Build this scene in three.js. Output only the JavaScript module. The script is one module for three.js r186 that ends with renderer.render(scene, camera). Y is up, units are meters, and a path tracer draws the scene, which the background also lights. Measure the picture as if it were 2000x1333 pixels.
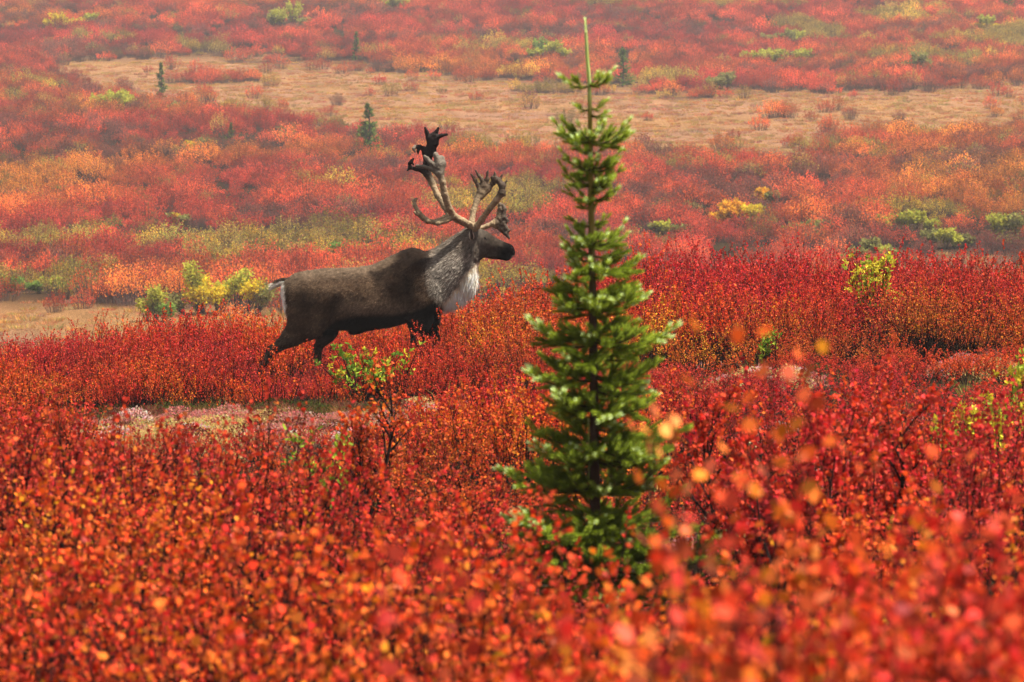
import * as THREE from 'three';
import { mergeGeometries } from 'three/addons/utils/BufferGeometryUtils.js';

// ------------------------------------------------------------------ camera, sky, sun, air, exposure
const scene = new THREE.Scene();
const renderer = new THREE.WebGLRenderer({ antialias: true });
renderer.toneMapping = THREE.LinearToneMapping;
renderer.toneMappingExposure = 2.45;
renderer.shadowMap.enabled = true;

const EYE = 1.6, PITCH = THREE.MathUtils.degToRad(-4), TANW = 0.12;
const camera = new THREE.PerspectiveCamera(THREE.MathUtils.radToDeg(2 * Math.atan(TANW * 1333 / 2000)), 1024 / 682, 0.3, 3000);
camera.position.set(0, EYE, 0);
camera.rotation.x = PITCH;
camera.focus = 36;
camera.userData.fStop = 12.5;

const SUN = new THREE.Vector3(0.36, 0.80, 0.06).normalize();
{ // thin bright overcast, lighter towards the sun
  const W = 128, Hh = 64, data = new Float32Array(W * Hh * 4), v = new THREE.Vector3();
  for (let r = 0; r < Hh; r++) for (let c = 0; c < W; c++) {
    const up = ((r + 0.5) / Hh - 0.5) * Math.PI, ro = ((c + 0.5) / W - 0.5) * 2 * Math.PI;
    v.set(Math.cos(ro) * Math.cos(up), Math.sin(up), Math.sin(ro) * Math.cos(up));
    const s = Math.max(0, v.dot(SUN)), e = Math.max(0, v.y);
    const b = 0.20 + 0.10 * e + 0.24 * Math.pow(s, 6), o = (r * W + c) * 4;
    data[o] = b * 0.98; data[o + 1] = b * 0.99; data[o + 2] = b * 1.03; data[o + 3] = 1;
  }
  const t = new THREE.DataTexture(data, W, Hh, THREE.RGBAFormat, THREE.FloatType);
  t.mapping = THREE.EquirectangularReflectionMapping; t.magFilter = THREE.LinearFilter; t.needsUpdate = true;
  scene.background = t; scene.environment = t;
}
const sun = new THREE.DirectionalLight(new THREE.Color(1, 0.93, 0.82), 5);
sun.position.copy(SUN).multiplyScalar(100).add(new THREE.Vector3(0, 0, -30));
sun.target.position.set(0, 0, -30);
sun.castShadow = true; sun.shadow.radius = 3; sun.shadow.mapSize.set(4096, 4096);
Object.assign(sun.shadow.camera, { left: -60, right: 60, top: 60, bottom: -60, near: 1, far: 400 });
scene.add(sun, sun.target);
scene.fog = new THREE.FogExp2(new THREE.Color(0.9, 0.88, 0.9), 0.0003);

// ------------------------------------------------------------------ numbers, noise
function RNG(seed) { let s = seed | 0; return () => { s = (s + 0x6d2b79f5) | 0; let t = Math.imul(s ^ (s >>> 15), 1 | s); t = (t + Math.imul(t ^ (t >>> 7), 61 | t)) ^ t; return ((t ^ (t >>> 14)) >>> 0) / 4294967296; }; }
const lerp = (a, b, t) => a + (b - a) * t, clamp = (x, a = 0, b = 1) => Math.min(b, Math.max(a, x));
const ss = (a, b, x) => { const t = clamp((x - a) / (b - a)); return t * t * (3 - 2 * t); };
function hash(x, y, z) { let h = Math.imul(x, 374761393) + Math.imul(y, 668265263) + Math.imul(z, 2147483647 ^ 1274126177); h = Math.imul(h ^ (h >>> 13), 1274126177); return ((h ^ (h >>> 16)) >>> 0) / 4294967296; }
function noise3(x, y, z) { // value noise -1..1
  const i = Math.floor(x), j = Math.floor(y), k = Math.floor(z), f = (t) => t * t * (3 - 2 * t), u = f(x - i), v = f(y - j), w = f(z - k);
  const L = (a, b, t) => a + (b - a) * t;
  return 2 * L(L(L(hash(i, j, k), hash(i + 1, j, k), u), L(hash(i, j + 1, k), hash(i + 1, j + 1, k), u), v), L(L(hash(i, j, k + 1), hash(i + 1, j, k + 1), u), L(hash(i, j + 1, k + 1), hash(i + 1, j + 1, k + 1), u), v), w) - 1;
}
const noise = (x, y, s = 0) => noise3(x, y, s * 17.31 + 0.5);
const fbm = (x, y, s = 0, n = 4) => { let a = 0, k = 0.5, f = 1; for (let i = 0; i < n; i++) { a += k * noise(x * f, y * f, s + i * 3.1); k *= 0.5; f *= 2.03; } return a; };

// the photograph's picture plane only serves to find places in the world
const CP = Math.cos(PITCH), SP = Math.sin(PITCH);
function ray(px, py) { const x = (px - 1000) * TANW / 1000, y = -(py - 666.5) * TANW / 1000; return new THREE.Vector3(x, y * CP + SP, y * SP - CP); } // camera looks along -z, tilted by PITCH
function pointAt(px, py, d) { const r = ray(px, py); return new THREE.Vector3(r.x * d / -r.z, EYE + r.y * d / -r.z, -d); }
function pixelOf(x, y, z) { const yy = y - EYE, cz = -(z * CP) - 0 + 0, f = -(yy * SP * -1) ; void cz; void f; const depth = -z * CP + yy * SP, up = yy * CP + z * SP; return [1000 + x / depth / TANW * 1000, 666.5 - up / depth / TANW * 1000]; }

// ------------------------------------------------------------------ terrain
const rowY = (d, row) => pointAt(1000, row, d).y;
const PROFILE = [[-60, 0.6], [-20, 0.2], [0, 0.1], [3, 0.12], [8, -0.15], [14.5, rowY(14.5, 1205)], [20, -0.58], [28, rowY(28, 806)], [36, rowY(36, 757)], [40, rowY(40, 748)], [50, -3.3], [70, -5.7], [100, -7.4], [125, -7.7],
  [140, rowY(140, 612)], [170, rowY(170, 500)], [203, rowY(203, 400)], [245, rowY(245, 295)], [300, rowY(300, 200)], [350, rowY(350, 130)], [430, rowY(430, 0)], [600, rowY(600, -200)], [900, rowY(900, -400)], [1400, rowY(1400, -560)], [2200, rowY(2200, -600)]];
const SLOPE = PROFILE.map((p, i) => { const a = PROFILE[Math.max(0, i - 1)], b = PROFILE[Math.min(PROFILE.length - 1, i + 1)]; return (b[1] - a[1]) / (b[0] - a[0]); });
function profile(d) {
  d = clamp(d, -60, 2200); let i = 0; while (i < PROFILE.length - 2 && d > PROFILE[i + 1][0]) i++;
  const [x0, y0] = PROFILE[i], [x1, y1] = PROFILE[i + 1], h = x1 - x0, t = (d - x0) / h, t2 = t * t, t3 = t2 * t;
  return y0 * (2 * t3 - 3 * t2 + 1) + SLOPE[i] * h * (t3 - 2 * t2 + t) + y1 * (-2 * t3 + 3 * t2) + SLOPE[i + 1] * h * (t3 - t2);
}
function H(x, d) {
  let y = profile(d);
  const k = ss(17, 27, d) * (1 - ss(44, 85, d)), xr = Math.max(0, x + 0.3);
  y += k * (0.125 * 2.4 * Math.tanh(xr / 2.4) + 0.035 * Math.max(-8, Math.min(0, x)));
  y += 0.05 * fbm(x * 0.7, d * 0.7, 1) * (1 - ss(60, 90, d));
  const far = ss(60, 130, d);
  if (far > 0) y += far * (0.55 * fbm(x * 0.045, d * 0.03, 2) + 0.22 * fbm(x * 0.25, d * 0.2, 3, 3));
  return y;
}
function groundHit(px, py, from = 60) { // where that sight line meets the ground
  const r = ray(px, py); let last = from;
  for (let d = from; d < 1500; d += 0.5) { const k = d / -r.z; if (EYE + r.y * k < H(r.x * k, d)) return { x: r.x * (last + d) / 2 / -r.z, d: (last + d) / 2 }; last = d; }
  return { x: r.x * 400, d: 400 };
}
const at = (x, d, dy = 0) => new THREE.Vector3(x, H(x, d) + dy, -d);
const colX = (px, d) => (px - 1000) * TANW / 1000 * d;
const piece = (xs, pts) => { for (let i = 0; i < pts.length - 1; i++) if (xs <= pts[i + 1][0]) return lerp(pts[i][1], pts[i + 1][1], clamp((xs - pts[i][0]) / (pts[i + 1][0] - pts[i][0]))); return pts[pts.length - 1][1]; };

// what grows where, 0..1
const MEADOW_TOP = [[0, 122], [100, 118], [500, 108], [700, 130], [1000, 158], [1200, 172], [1500, 182], [1800, 172], [2000, 150]];
const MEADOW_LOW = [[0, 120], [90, 122], [250, 186], [400, 188], [600, 226], [800, 240], [1000, 272], [1300, 296], [1700, 280], [2000, 238]];
function meadow(x, d) {
  if (d < 105) return 0;
  const [px, py] = pixelOf(x, H(x, d), -d), w = 13 * fbm(x * 0.05, d * 0.06, 9, 5);
  const a = piece(px, MEADOW_TOP) + w, b = piece(px, MEADOW_LOW) + w;
  let m = ss(a - 14, a + 16, py) * (1 - ss(b + 2, b + 46, py)) * ss(70, 130, px);
  m *= 1 - 0.8 * ss(0.33, 0.42, fbm(x * 0.08, d * 0.10, 12, 5));
  m = Math.max(m, ss(575, 625, py + 40 * fbm(x * 0.1, d * 0.06, 10)) * 0.9);                                       // the valley floor
  m = Math.max(m, 0.8 * ss(488, 505, py + w) * (1 - ss(530, 545, py)) * ss(1450, 1560, px));
  return m;
}
const blob = (x, d, cx, cd, rx, rd, s) => { const q = Math.hypot((x - cx) / rx, (d - cd) / rd) + 0.35 * fbm(x * 1.6, d * 0.9, s); return 1 - ss(0.75, 1.1, q); };
function open(x, d) { // gaps in the shrubs: the low mat in the middle distance
  let o = blob(x, d, -2.0, 27.0, 1.55, 2.5, 20);
  o = Math.max(o, blob(x, d, -0.9, 27.0, 0.9, 1.2, 21), 0.8 * blob(x, d, colX(1500, 27), 27.4, 0.45, 1.1, 22), blob(x, d, colX(1830, 19.5), 19.8, 0.5, 1.4, 23) * 0.9, 0.8 * blob(x, d, colX(1620, 18.5), 18.8, 0.35, 1.0, 24));
  return o;
}

const GROUND_NOISE = (() => { // fine litter and moss grain, tileable
  const N = 512, data = new Uint8Array(N * N * 4), r = RNG(5);
  const g = new Float32Array(N * N); for (let i = 0; i < N * N; i++) g[i] = r();
  const smooth = (src, k) => { const o = new Float32Array(N * N); for (let y = 0; y < N; y++) for (let x = 0; x < N; x++) { let s = 0; for (let j = -k; j <= k; j++) for (let i = -k; i <= k; i++) s += src[((y + j + N) % N) * N + (x + i + N) % N]; o[y * N + x] = s / (2 * k + 1) ** 2; } return o; };
  const a = smooth(g, 1), b = smooth(g, 4), c = smooth(b, 6);
  for (let i = 0; i < N * N; i++) { const v = clamp(0.82 + (a[i] - 0.5) * 0.9 + (b[i] - 0.5) * 2.2 + (c[i] - 0.5) * 5) * 255; data.set([v, v, v, 255], i * 4); }
  const t = new THREE.DataTexture(data, N, N); t.wrapS = t.wrapT = THREE.RepeatWrapping; t.magFilter = THREE.LinearFilter; t.colorSpace = THREE.SRGBColorSpace; t.needsUpdate = true; return t;
})();
{
  const rows = []; for (let d = -60; d < 2200; d += Math.max(0.3, Math.abs(d) * 0.012 + (d > 60 ? 0.6 : 0) + (d > 600 ? 15 : 0))) rows.push(d);
  const C = 200, pos = [], col = [], uv = [], idx = [], c = new THREE.Color(), c2 = new THREE.Color();
  for (const d of rows) for (let j = 0; j <= C; j++) {
    const t = j / C * 2 - 1, x = Math.sign(t) * (Math.abs(t) ** 2.0 * 0.75 + Math.abs(t) * 0.25) * (22 + 0.75 * Math.max(0, d));
    pos.push(x, H(x, d), -d); uv.push(x * 0.8, d * 0.8);
    const n = fbm(x * 1.3, d * 1.3, 30), n2 = fbm(x * 0.12, d * 0.12, 31);
    if (d < 80) { c.setRGB(0.035, 0.02, 0.013).lerp(c2.setRGB(0.06, 0.045, 0.02), clamp(0.4 + n)); c.lerp(c2.setRGB(0.26, 0.13, 0.085), 0.7 * open(x, d)); }
    else {
      const m = meadow(x, d);
      c.setRGB(0.06, 0.024, 0.016).lerp(c2.setRGB(0.06, 0.04, 0.016), clamp(0.4 + n2 * 1.5));
      c.lerp(c2.setRGB(0.42, 0.215, 0.085).lerp(new THREE.Color(0.40, 0.20, 0.115), clamp(0.4 + 1.6 * fbm(x * 0.09, d * 0.2, 33))), m);
    }
    c.multiplyScalar(0.85 + 0.5 * n); col.push(c.r, c.g, c.b);
  }
  for (let i = 0; i < rows.length - 1; i++) for (let j = 0; j < C; j++) { const a = i * (C + 1) + j, b = a + C + 1; idx.push(a, a + 1, b, b, a + 1, b + 1); }
  const g = new THREE.BufferGeometry();
  g.setAttribute('position', new THREE.Float32BufferAttribute(pos, 3)); g.setAttribute('color', new THREE.Float32BufferAttribute(col, 3)); g.setAttribute('uv', new THREE.Float32BufferAttribute(uv, 2)); g.setIndex(idx); g.computeVertexNormals();
  const m = new THREE.Mesh(g, new THREE.MeshPhysicalMaterial({ name: 'tundra soil', vertexColors: true, map: GROUND_NOISE, bumpMap: GROUND_NOISE, bumpScale: 0.03, roughness: 1, specularIntensity: 0.03 }));
  m.name = 'ground'; m.receiveShadow = m.castShadow = true;
  m.userData = { kind: 'structure', label: 'rolling tundra ground of brown moss, litter and tan turf', category: 'ground' };
  scene.add(m);
}

// ------------------------------------------------------------------ geometry collector
class Build {
  constructor() { this.p = []; this.n = []; this.c = []; this.i = []; }
  get count() { return this.p.length / 3; }
  v(p, n, c) { this.p.push(p.x, p.y, p.z); this.n.push(n.x, n.y, n.z); this.c.push(c[0], c[1], c[2]); return this.p.length / 3 - 1; }
  // a blade: base, direction along, across, length, width; shape is a list of [t, half width]; folded a little along the midrib
  leaf(b, along, across, len, wid, c, round = true) {
    const nrm = new THREE.Vector3().crossVectors(across, along).normalize();
    const P = (t, s, lift = 0) => b.clone().addScaledVector(along, t * len).addScaledVector(across, s * wid).addScaledVector(nrm, lift * wid);
    if (round) {
      const q = [this.v(P(0, 0), nrm, c), this.v(P(0.28, 0.46, 0.08), nrm, c), this.v(P(0.74, 0.40, 0.08), nrm, c), this.v(P(1, 0, -0.06), nrm, c), this.v(P(0.74, -0.40, 0.08), nrm, c), this.v(P(0.28, -0.46, 0.08), nrm, c)];
      this.i.push(q[0], q[1], q[2], q[0], q[2], q[3], q[0], q[3], q[4], q[0], q[4], q[5]);
    } else {
      const q = [this.v(P(0, 0), nrm, c), this.v(P(0.5, 0.5), nrm, c), this.v(P(1, 0), nrm, c), this.v(P(0.5, -0.5), nrm, c)];
      this.i.push(q[0], q[1], q[2], q[0], q[2], q[3]);
    }
  }
  needle(b, dir, side, len, wid, c, ctip) {
    const n = new THREE.Vector3().crossVectors(dir, side).normalize(), h = side.clone().multiplyScalar(wid / 2);
    const a = this.v(b.clone().add(h), n, c), d = this.v(b.clone().sub(h), n, c), e = this.v(b.clone().addScaledVector(dir, len), n, ctip || c);
    this.i.push(a, d, e);
  }
  tube(pts, radii, c, sides = 4) { // tapered limb through points
    const start = this.count, u = new THREE.Vector3(), w = new THREE.Vector3(), t = new THREE.Vector3(), nn = new THREE.Vector3(), pp = new THREE.Vector3();
    pts.forEach((p, k) => {
      t.subVectors(pts[Math.min(k + 1, pts.length - 1)], pts[Math.max(k - 1, 0)]).normalize();
      u.set(Math.abs(t.y) > 0.9 ? 1 : 0, Math.abs(t.y) > 0.9 ? 0 : 1, 0).cross(t).normalize(); w.crossVectors(t, u);
      for (let s = 0; s < sides; s++) { const a = s / sides * 2 * Math.PI; nn.copy(u).multiplyScalar(Math.cos(a)).addScaledVector(w, Math.sin(a)); this.v(pp.copy(p).addScaledVector(nn, radii[k]), nn, c); }
    });
    for (let k = 0; k < pts.length - 1; k++) for (let s = 0; s < sides; s++) { const a = start + k * sides + s, b = start + k * sides + (s + 1) % sides; this.i.push(a, b, a + sides, b, b + sides, a + sides); }
  }
  geo() {
    const g = new THREE.BufferGeometry();
    g.setAttribute('position', new THREE.Float32BufferAttribute(this.p, 3)); g.setAttribute('normal', new THREE.Float32BufferAttribute(this.n, 3)); g.setAttribute('color', new THREE.Float32BufferAttribute(this.c, 3)); g.setIndex(this.i); return g;
  }
}
const V = (x, y, z) => new THREE.Vector3(x, y, z);
const randDir = (r, up = 0) => { const a = r() * 2 * Math.PI, y = r() * 2 - 1, q = Math.sqrt(1 - y * y); return V(Math.cos(a) * q, y + up, Math.sin(a) * q).normalize(); };
const perp = (d, r) => { const v = randDir(r); return v.addScaledVector(d, -v.dot(d)).normalize(); };
const used = {};
const numbered = (n) => { const k = used[n] = (used[n] ?? -1) + 1; return k ? `${n}_${String(k).padStart(3, '0')}` : n; };
function thing(name, label, category, pos, group, kind) { const o = new THREE.Group(); o.name = numbered(name); if (pos) o.position.copy(pos); o.userData = { label, category }; if (group) o.userData.group = group; if (kind) o.userData.kind = kind; scene.add(o); return o; }
function part(name, geo, mat, parent, extra) { const m = new THREE.Mesh(geo, mat); m.name = name; m.castShadow = m.receiveShadow = true; Object.assign(m.userData, extra); parent.add(m); return m; }

const M = {
  leaf: new THREE.MeshPhysicalMaterial({ name: 'wet birch leaf', vertexColors: true, roughness: 1, transmission: 0.36, thickness: 0, specularIntensity: 0.1, clearcoat: 0.10, clearcoatRoughness: 0.42, side: THREE.DoubleSide }),
  farLeaf: new THREE.MeshPhysicalMaterial({ name: 'shrub leaf', vertexColors: true, roughness: 1, specularIntensity: 0.05, transmission: 0.55, thickness: 0, side: THREE.DoubleSide }),
  twig: new THREE.MeshPhysicalMaterial({ name: 'dark wet twig', vertexColors: true, roughness: 0.85, specularIntensity: 0.12 }),
  grass: new THREE.MeshPhysicalMaterial({ name: 'dry grass', vertexColors: true, roughness: 1, specularIntensity: 0.08, transmission: 0.3, thickness: 0, side: THREE.DoubleSide }),
  needle: new THREE.MeshPhysicalMaterial({ name: 'spruce needle', vertexColors: true, roughness: 1, specularIntensity: 0.12, transmission: 0.3, thickness: 0, side: THREE.DoubleSide }),
  bark: new THREE.MeshPhysicalMaterial({ name: 'bark', vertexColors: true, roughness: 0.95, specularIntensity: 0.15 }),
};

// ------------------------------------------------------------------ dwarf birch
const TWIG = [0.018, 0.009, 0.008];
function leafTint(r, spread = 1) { // multiplies the shrub's own colour
  const v = 0.40 + r() * 1.0; let g = Math.exp((r() - 0.5) * 1.25 * spread); if (r() < 0.05 * spread) g *= 1.7;
  return [v, v * g, v * (0.6 + r() * 0.9)];
}
function birch(seed, o = {}) {
  const { h = 0.62, rad = 0.3, stems = 18, leaf = 0.0155, from = 0.3, density = 1, lean = 0.5, round = true } = o;
  const r = RNG(seed), L = new Build(), T = new Build();
  for (let s = 0; s < stems; s++) {
    const a = r() * 2 * Math.PI, q = Math.sqrt(r()) * rad * 0.55, len = h * (0.62 + 0.45 * r());
    let p = V(Math.cos(a) * q, -0.04, Math.sin(a) * q); const out = a + (r() - 0.5) * 1.6, le = lean * (0.25 + r()) * (0.4 + q / rad);
    let d = V(Math.cos(out) * le, 1, Math.sin(out) * le).normalize(); const pts = [p.clone()], N = 7;
    for (let k = 0; k < N; k++) { d.add(randDir(r).multiplyScalar(0.17)).add(V(0, 0.06, 0)).normalize(); p = p.clone().addScaledVector(d, len / N); pts.push(p); }
    const r0 = (0.0038 + 0.0026 * r()) * (h / 0.62);
    T.tube(pts, pts.map((_, k) => lerp(r0, 0.0009, k / N)), TWIG.map((c) => c * (0.7 + 0.7 * r())), 4);
    const curve = (t) => { const f = clamp(t, 0, 0.9999) * N, k = Math.floor(f); return pts[k].clone().lerp(pts[k + 1], f - k); };
    const leafAt = (b, axis, size) => { const al = perp(axis, r).addScaledVector(axis, 0.55).add(V(0, 0.15, 0)).normalize(); let ac = randDir(r); ac.y *= 0.55; ac.addScaledVector(al, -ac.dot(al)).normalize(); L.leaf(b, al, ac, size, size * (0.85 + 0.25 * r()), leafTint(r), round); };
    const nTw = Math.round((4 + 5 * r()) * (0.7 + 0.3 * density));
    for (let k = 0; k < nTw; k++) {
      const t = lerp(from, 0.97, (k + r()) / nTw), b = curve(t), ax = curve(Math.min(1, t + 0.08)).sub(curve(Math.max(0, t - 0.08))).normalize();
      const td = perp(ax, r).multiplyScalar(0.46).add(ax).add(V(0, 0.25, 0)).normalize(), tl = len * (0.13 + 0.22 * r()) * (1.15 - 0.5 * t);
      const e = b.clone().addScaledVector(td, tl).add(V(0, tl * 0.15, 0)); const mid = b.clone().lerp(e, 0.5).add(randDir(r).multiplyScalar(tl * 0.07));
      T.tube([b, mid, e], [0.0015, 0.0011, 0.0006], TWIG, 3);
      const nl = Math.max(3, Math.round(tl / 0.0125 * density));
      for (let j = 0; j < nl; j++) { const u = 1 - 0.5 * ((j + r()) / nl) ** 1.3, lp = u < 0.5 ? b.clone().lerp(mid, u * 2) : mid.clone().lerp(e, u * 2 - 1); leafAt(lp, td, leaf * (0.7 + 0.6 * r())); }
    }
    const nt = Math.round(len * 0.5 / 0.016 * density);
    for (let j = 0; j < nt; j++) { const t = lerp(0.5, 1, (j + r()) / nt); leafAt(curve(t), d, leaf * (0.65 + 0.6 * r())); }
  }
  return { leaf: L.geo(), twig: T.geo() };
}
const SHORT = [0, 1, 2, 3, 4, 5].map((k) => birch(100 + k, { h: 0.40 + 0.03 * (k % 3), rad: 0.22, stems: 13 + k, density: 1.08, leaf: 0.0110, from: 0.45, lean: 0.42 }));
const BIRCH = [0, 1, 2, 3].map((k) => birch(120 + k, { h: 0.62 + 0.04 * (k % 3), stems: 13 + k, density: 0.95, leaf: 0.0130, from: 0.42 }));
const TALL = [0, 1, 2].map((k) => birch(140 + k, { h: 0.85, rad: 0.28, stems: 12, leaf: 0.0165, from: 0.38, density: 0.8, lean: 0.4 }));
const SPRIG = [0, 1, 2, 3].map((k) => birch(180 + k, { h: 1.0, rad: 0.09, stems: 5 + k % 2, leaf: 0.0165, from: 0.62, density: 0.8, lean: 0.22 }));
const TWIGGY = [0, 1].map((k) => birch(160 + k, { h: 0.7, rad: 0.32, stems: 26, leaf: 0.014, from: 0.5, density: 0.5 }));

class Scatter { // many copies of a few kinds of clump: one mass
  constructor(kinds, leafMat, twigMat, useTwig = true) { this.kinds = kinds; this.list = kinds.map(() => []); this.mats = [leafMat, twigMat]; this.useTwig = useTwig; }
  add(k, pos, scale, turn, color, sy = 1, tilt = 0) { this.list[k].push([pos, scale, turn, color, sy, tilt]); }
  finish(name, label, category, names = ['leaves', 'stems']) {
    const g = thing(name, label, category, null, null, 'stuff'), m = new THREE.Matrix4(), q = new THREE.Quaternion(), e = new THREE.Euler(), s = new THREE.Vector3(), c = new THREE.Color();
    this.kinds.forEach((kind, k) => {
      const L = this.list[k]; if (!L.length) return;
      for (const [geo, mat, nm, tint] of [[kind.leaf, this.mats[0], names[0], true], [kind.twig, this.mats[1], names[1], false]]) {
        if (!geo) continue;
        const im = new THREE.InstancedMesh(geo, mat, L.length); im.name = nm; im.userData = { kind: 'stuff' }; im.castShadow = im.receiveShadow = true;
        L.forEach(([p, sc, turn, col, sy, tilt], i) => { m.compose(p, q.setFromEuler(e.set(tilt, turn, tilt * 0.6)), s.set(sc, sc * sy, sc)); im.setMatrixAt(i, m); if (tint) im.setColorAt(i, c.setRGB(...col)); });
        g.add(im);
      }
    });
    return g;
  }
}
const mix3 = (a, b, t) => [lerp(a[0], b[0], t), lerp(a[1], b[1], t), lerp(a[2], b[2], t)];
const RED = [0.62, 0.045, 0.018], CRIMSON = [0.52, 0.028, 0.028], SCARLET = [0.68, 0.085, 0.016], ORANGE = [0.70, 0.18, 0.018], AMBER = [0.72, 0.26, 0.025], RUST = [0.34, 0.07, 0.022];
function birchColor(x, d, r) {
  const n = fbm(x * 0.55, d * 0.28, 40) * 1.7, n2 = fbm(x * 1.8, d * 0.9, 41) * 1.4, px = 1000 + x / d / TANW * 1000;
  let t = 0.34 + n * 0.52 + n2 * 0.3 + (r() - 0.5) * 0.35;                       // 0 crimson .. 1 orange
  t += 0.35 * (1 - ss(6, 10, d)) * (1 - ss(600, 1000, px));                       // orange at the near left
  t -= 0.14 * ss(1200, 1500, px) * ss(11, 13, d) * (1 - ss(19, 22, d));           // red tall shrubs on the right
  t -= 0.2 * ss(1150, 1300, px) * ss(31.5, 33, d);                               // crimson along the right ridge
  t += 0.40 * ss(1050, 1250, px) * (1 - ss(1700, 1900, px)) * ss(28.5, 29.5, d) * (1 - ss(31, 32, d));
  t = clamp(t);
  let c = t < 0.3 ? mix3(CRIMSON, RED, t / 0.3) : t < 0.55 ? mix3(RED, SCARLET, (t - 0.3) / 0.25) : t < 0.85 ? mix3(SCARLET, ORANGE, (t - 0.55) / 0.3) : mix3(ORANGE, AMBER, (t - 0.85) / 0.15);
  const dk = clamp(0.1 + fbm(x * 0.9, d * 0.5, 42) * 1.7 + 0.4 * ss(11.5, 14, d) * (1 - ss(18, 21, d)) * ss(150, 350, px) * (1 - ss(900, 1000, px))); c = mix3(c, [0.26, 0.045, 0.02], dk * 0.55);
  return c;
}
const halfWidth = (d) => TANW * d * 1.18 + 0.7;
function sow(r, d0, d1, perM2, fn) { // even random places in the wedge of ground before the camera
  const A = d1 * d1 * TANW * 1.18 + 1.4 * d1 - d0 * d0 * TANW * 1.18 - 1.4 * d0, n = Math.round(A * perM2);
  for (let i = 0; i < n; i++) { let d, ok = false; while (!ok) { d = lerp(d0, d1, r()); ok = r() < halfWidth(d) / halfWidth(d1); } fn((r() * 2 - 1) * halfWidth(d), d); }
}
// the row of the photograph that the shrub tops reach, by column and distance
const TOP_FRONT = [[0, 850], [200, 890], [450, 880], [600, 895], [700, 930], [900, 890], [960, 1000], [1240, 1000], [1400, 960], [2000, 940]];
const TOP_MID = [[0, 775], [110, 800], [200, 866], [740, 858], [820, 775], [1000, 745], [1240, 740], [1420, 770], [1700, 800], [2000, 790]];
const SKY_LINE = [[0, 668], [150, 655], [300, 634], [400, 618], [520, 618], [600, 640], [840, 618], [950, 584], [1050, 566], [1130, 545], [1230, 497], [1400, 492], [1540, 500], [1640, 520], [1740, 496], [1900, 505], [2000, 510], [2200, 515]];
const BY_CARIBOU = [[440, 660], [500, 738], [560, 730], [620, 708], [680, 682], [790, 678], [815, 704], [850, 664], [930, 600]];
// single plants that the shrubs in front of them leave in view: column, half width, distances, row
const SHOW = [[705, 95, 26.5, 29.3, 738], [790, 30, 26.5, 29.4, 690], [628, 45, 14, 17.4, 1005], [728, 60, 13.5, 17.6, 1045], [1512, 26, 26, 29, 688], [1452, 60, 11, 14.4, 1000], [1770, 75, 11, 15.2, 985], [1925, 70, 16, 19.5, 850], [1985, 40, 16, 20.3, 800]];
function topRow(px, d, r) {
  let floor_ = 0; for (const [c, w, a, b, row] of SHOW) if (Math.abs(px - c) < w && d > a && d < b) floor_ = Math.max(floor_, row);
  return Math.max(floor_, topRow0(px, d, r));
}
const x0_ = (px, d) => colX(px, d);
function topRow0(px, d, r) {
  if (d < 19) { let t = piece(px, TOP_FRONT) + 20 * (1 - ss(14, 18, d)); t = Math.max(t, lerp(1200, 850, ss(6.5, 15, d))); if (px > 850 && px < 1440 && d < 15.1) t = Math.max(t, lerp(1040, 1215, ss(870, 1010, px)) + 30 * ss(-90, 90, 90 - Math.abs(px - 1165))); return t + 190 * r() ** 1.6 - 55 - 60 * Math.max(0, fbm(px * 0.012, d * 0.9, 58) * 2); }
  if (d < 30) return lerp(piece(px, TOP_MID), lerp(700, 660, ss(0, 1000, px)), ss(27.6, 29.6, d)) + 75 * r() ** 1.5 - 18;
  let t = piece(px, SKY_LINE) + lerp(70, 0, ss(30, 36, d)); if (px > 440 && px < 930 && d < 36.6) t = Math.max(t, piece(px, BY_CARIBOU));
  return t + 80 * r() ** 2.2 - 12 * r() - 26 * Math.max(-0.4, fbm(x0_(px, d) * 1.4, d * 0.7, 61));
}
function plant(S, r, x, d, twiggy) { // one clump of the height that belongs there; S holds SHORT, BIRCH, TWIGGY
  const px = 1000 + x / d / TANW * 1000, need = pointAt(px, topRow(px, d, r), d).y - H(x, d), h = clamp(need, 0.17, 1.0) * (0.9 + 0.12 * r());
  const nS = SHORT.length, nB = BIRCH.length; let k, h0;
  if (twiggy) { k = nS + nB + Math.floor(r() * 2); h0 = 0.7 - 0.12 * r(); } else if (h > 0.5) { k = nS + Math.floor(r() * nB); h0 = 0.64; } else { k = Math.floor(r() * nS); h0 = 0.42; }
  const sc = clamp(h / h0, 0.72, 1.3);
  S.add(k, at(x, d), sc, r() * 6.28, birchColor(x, d, r), h / h0 / sc, (r() - 0.5) * 0.2);
}
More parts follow.
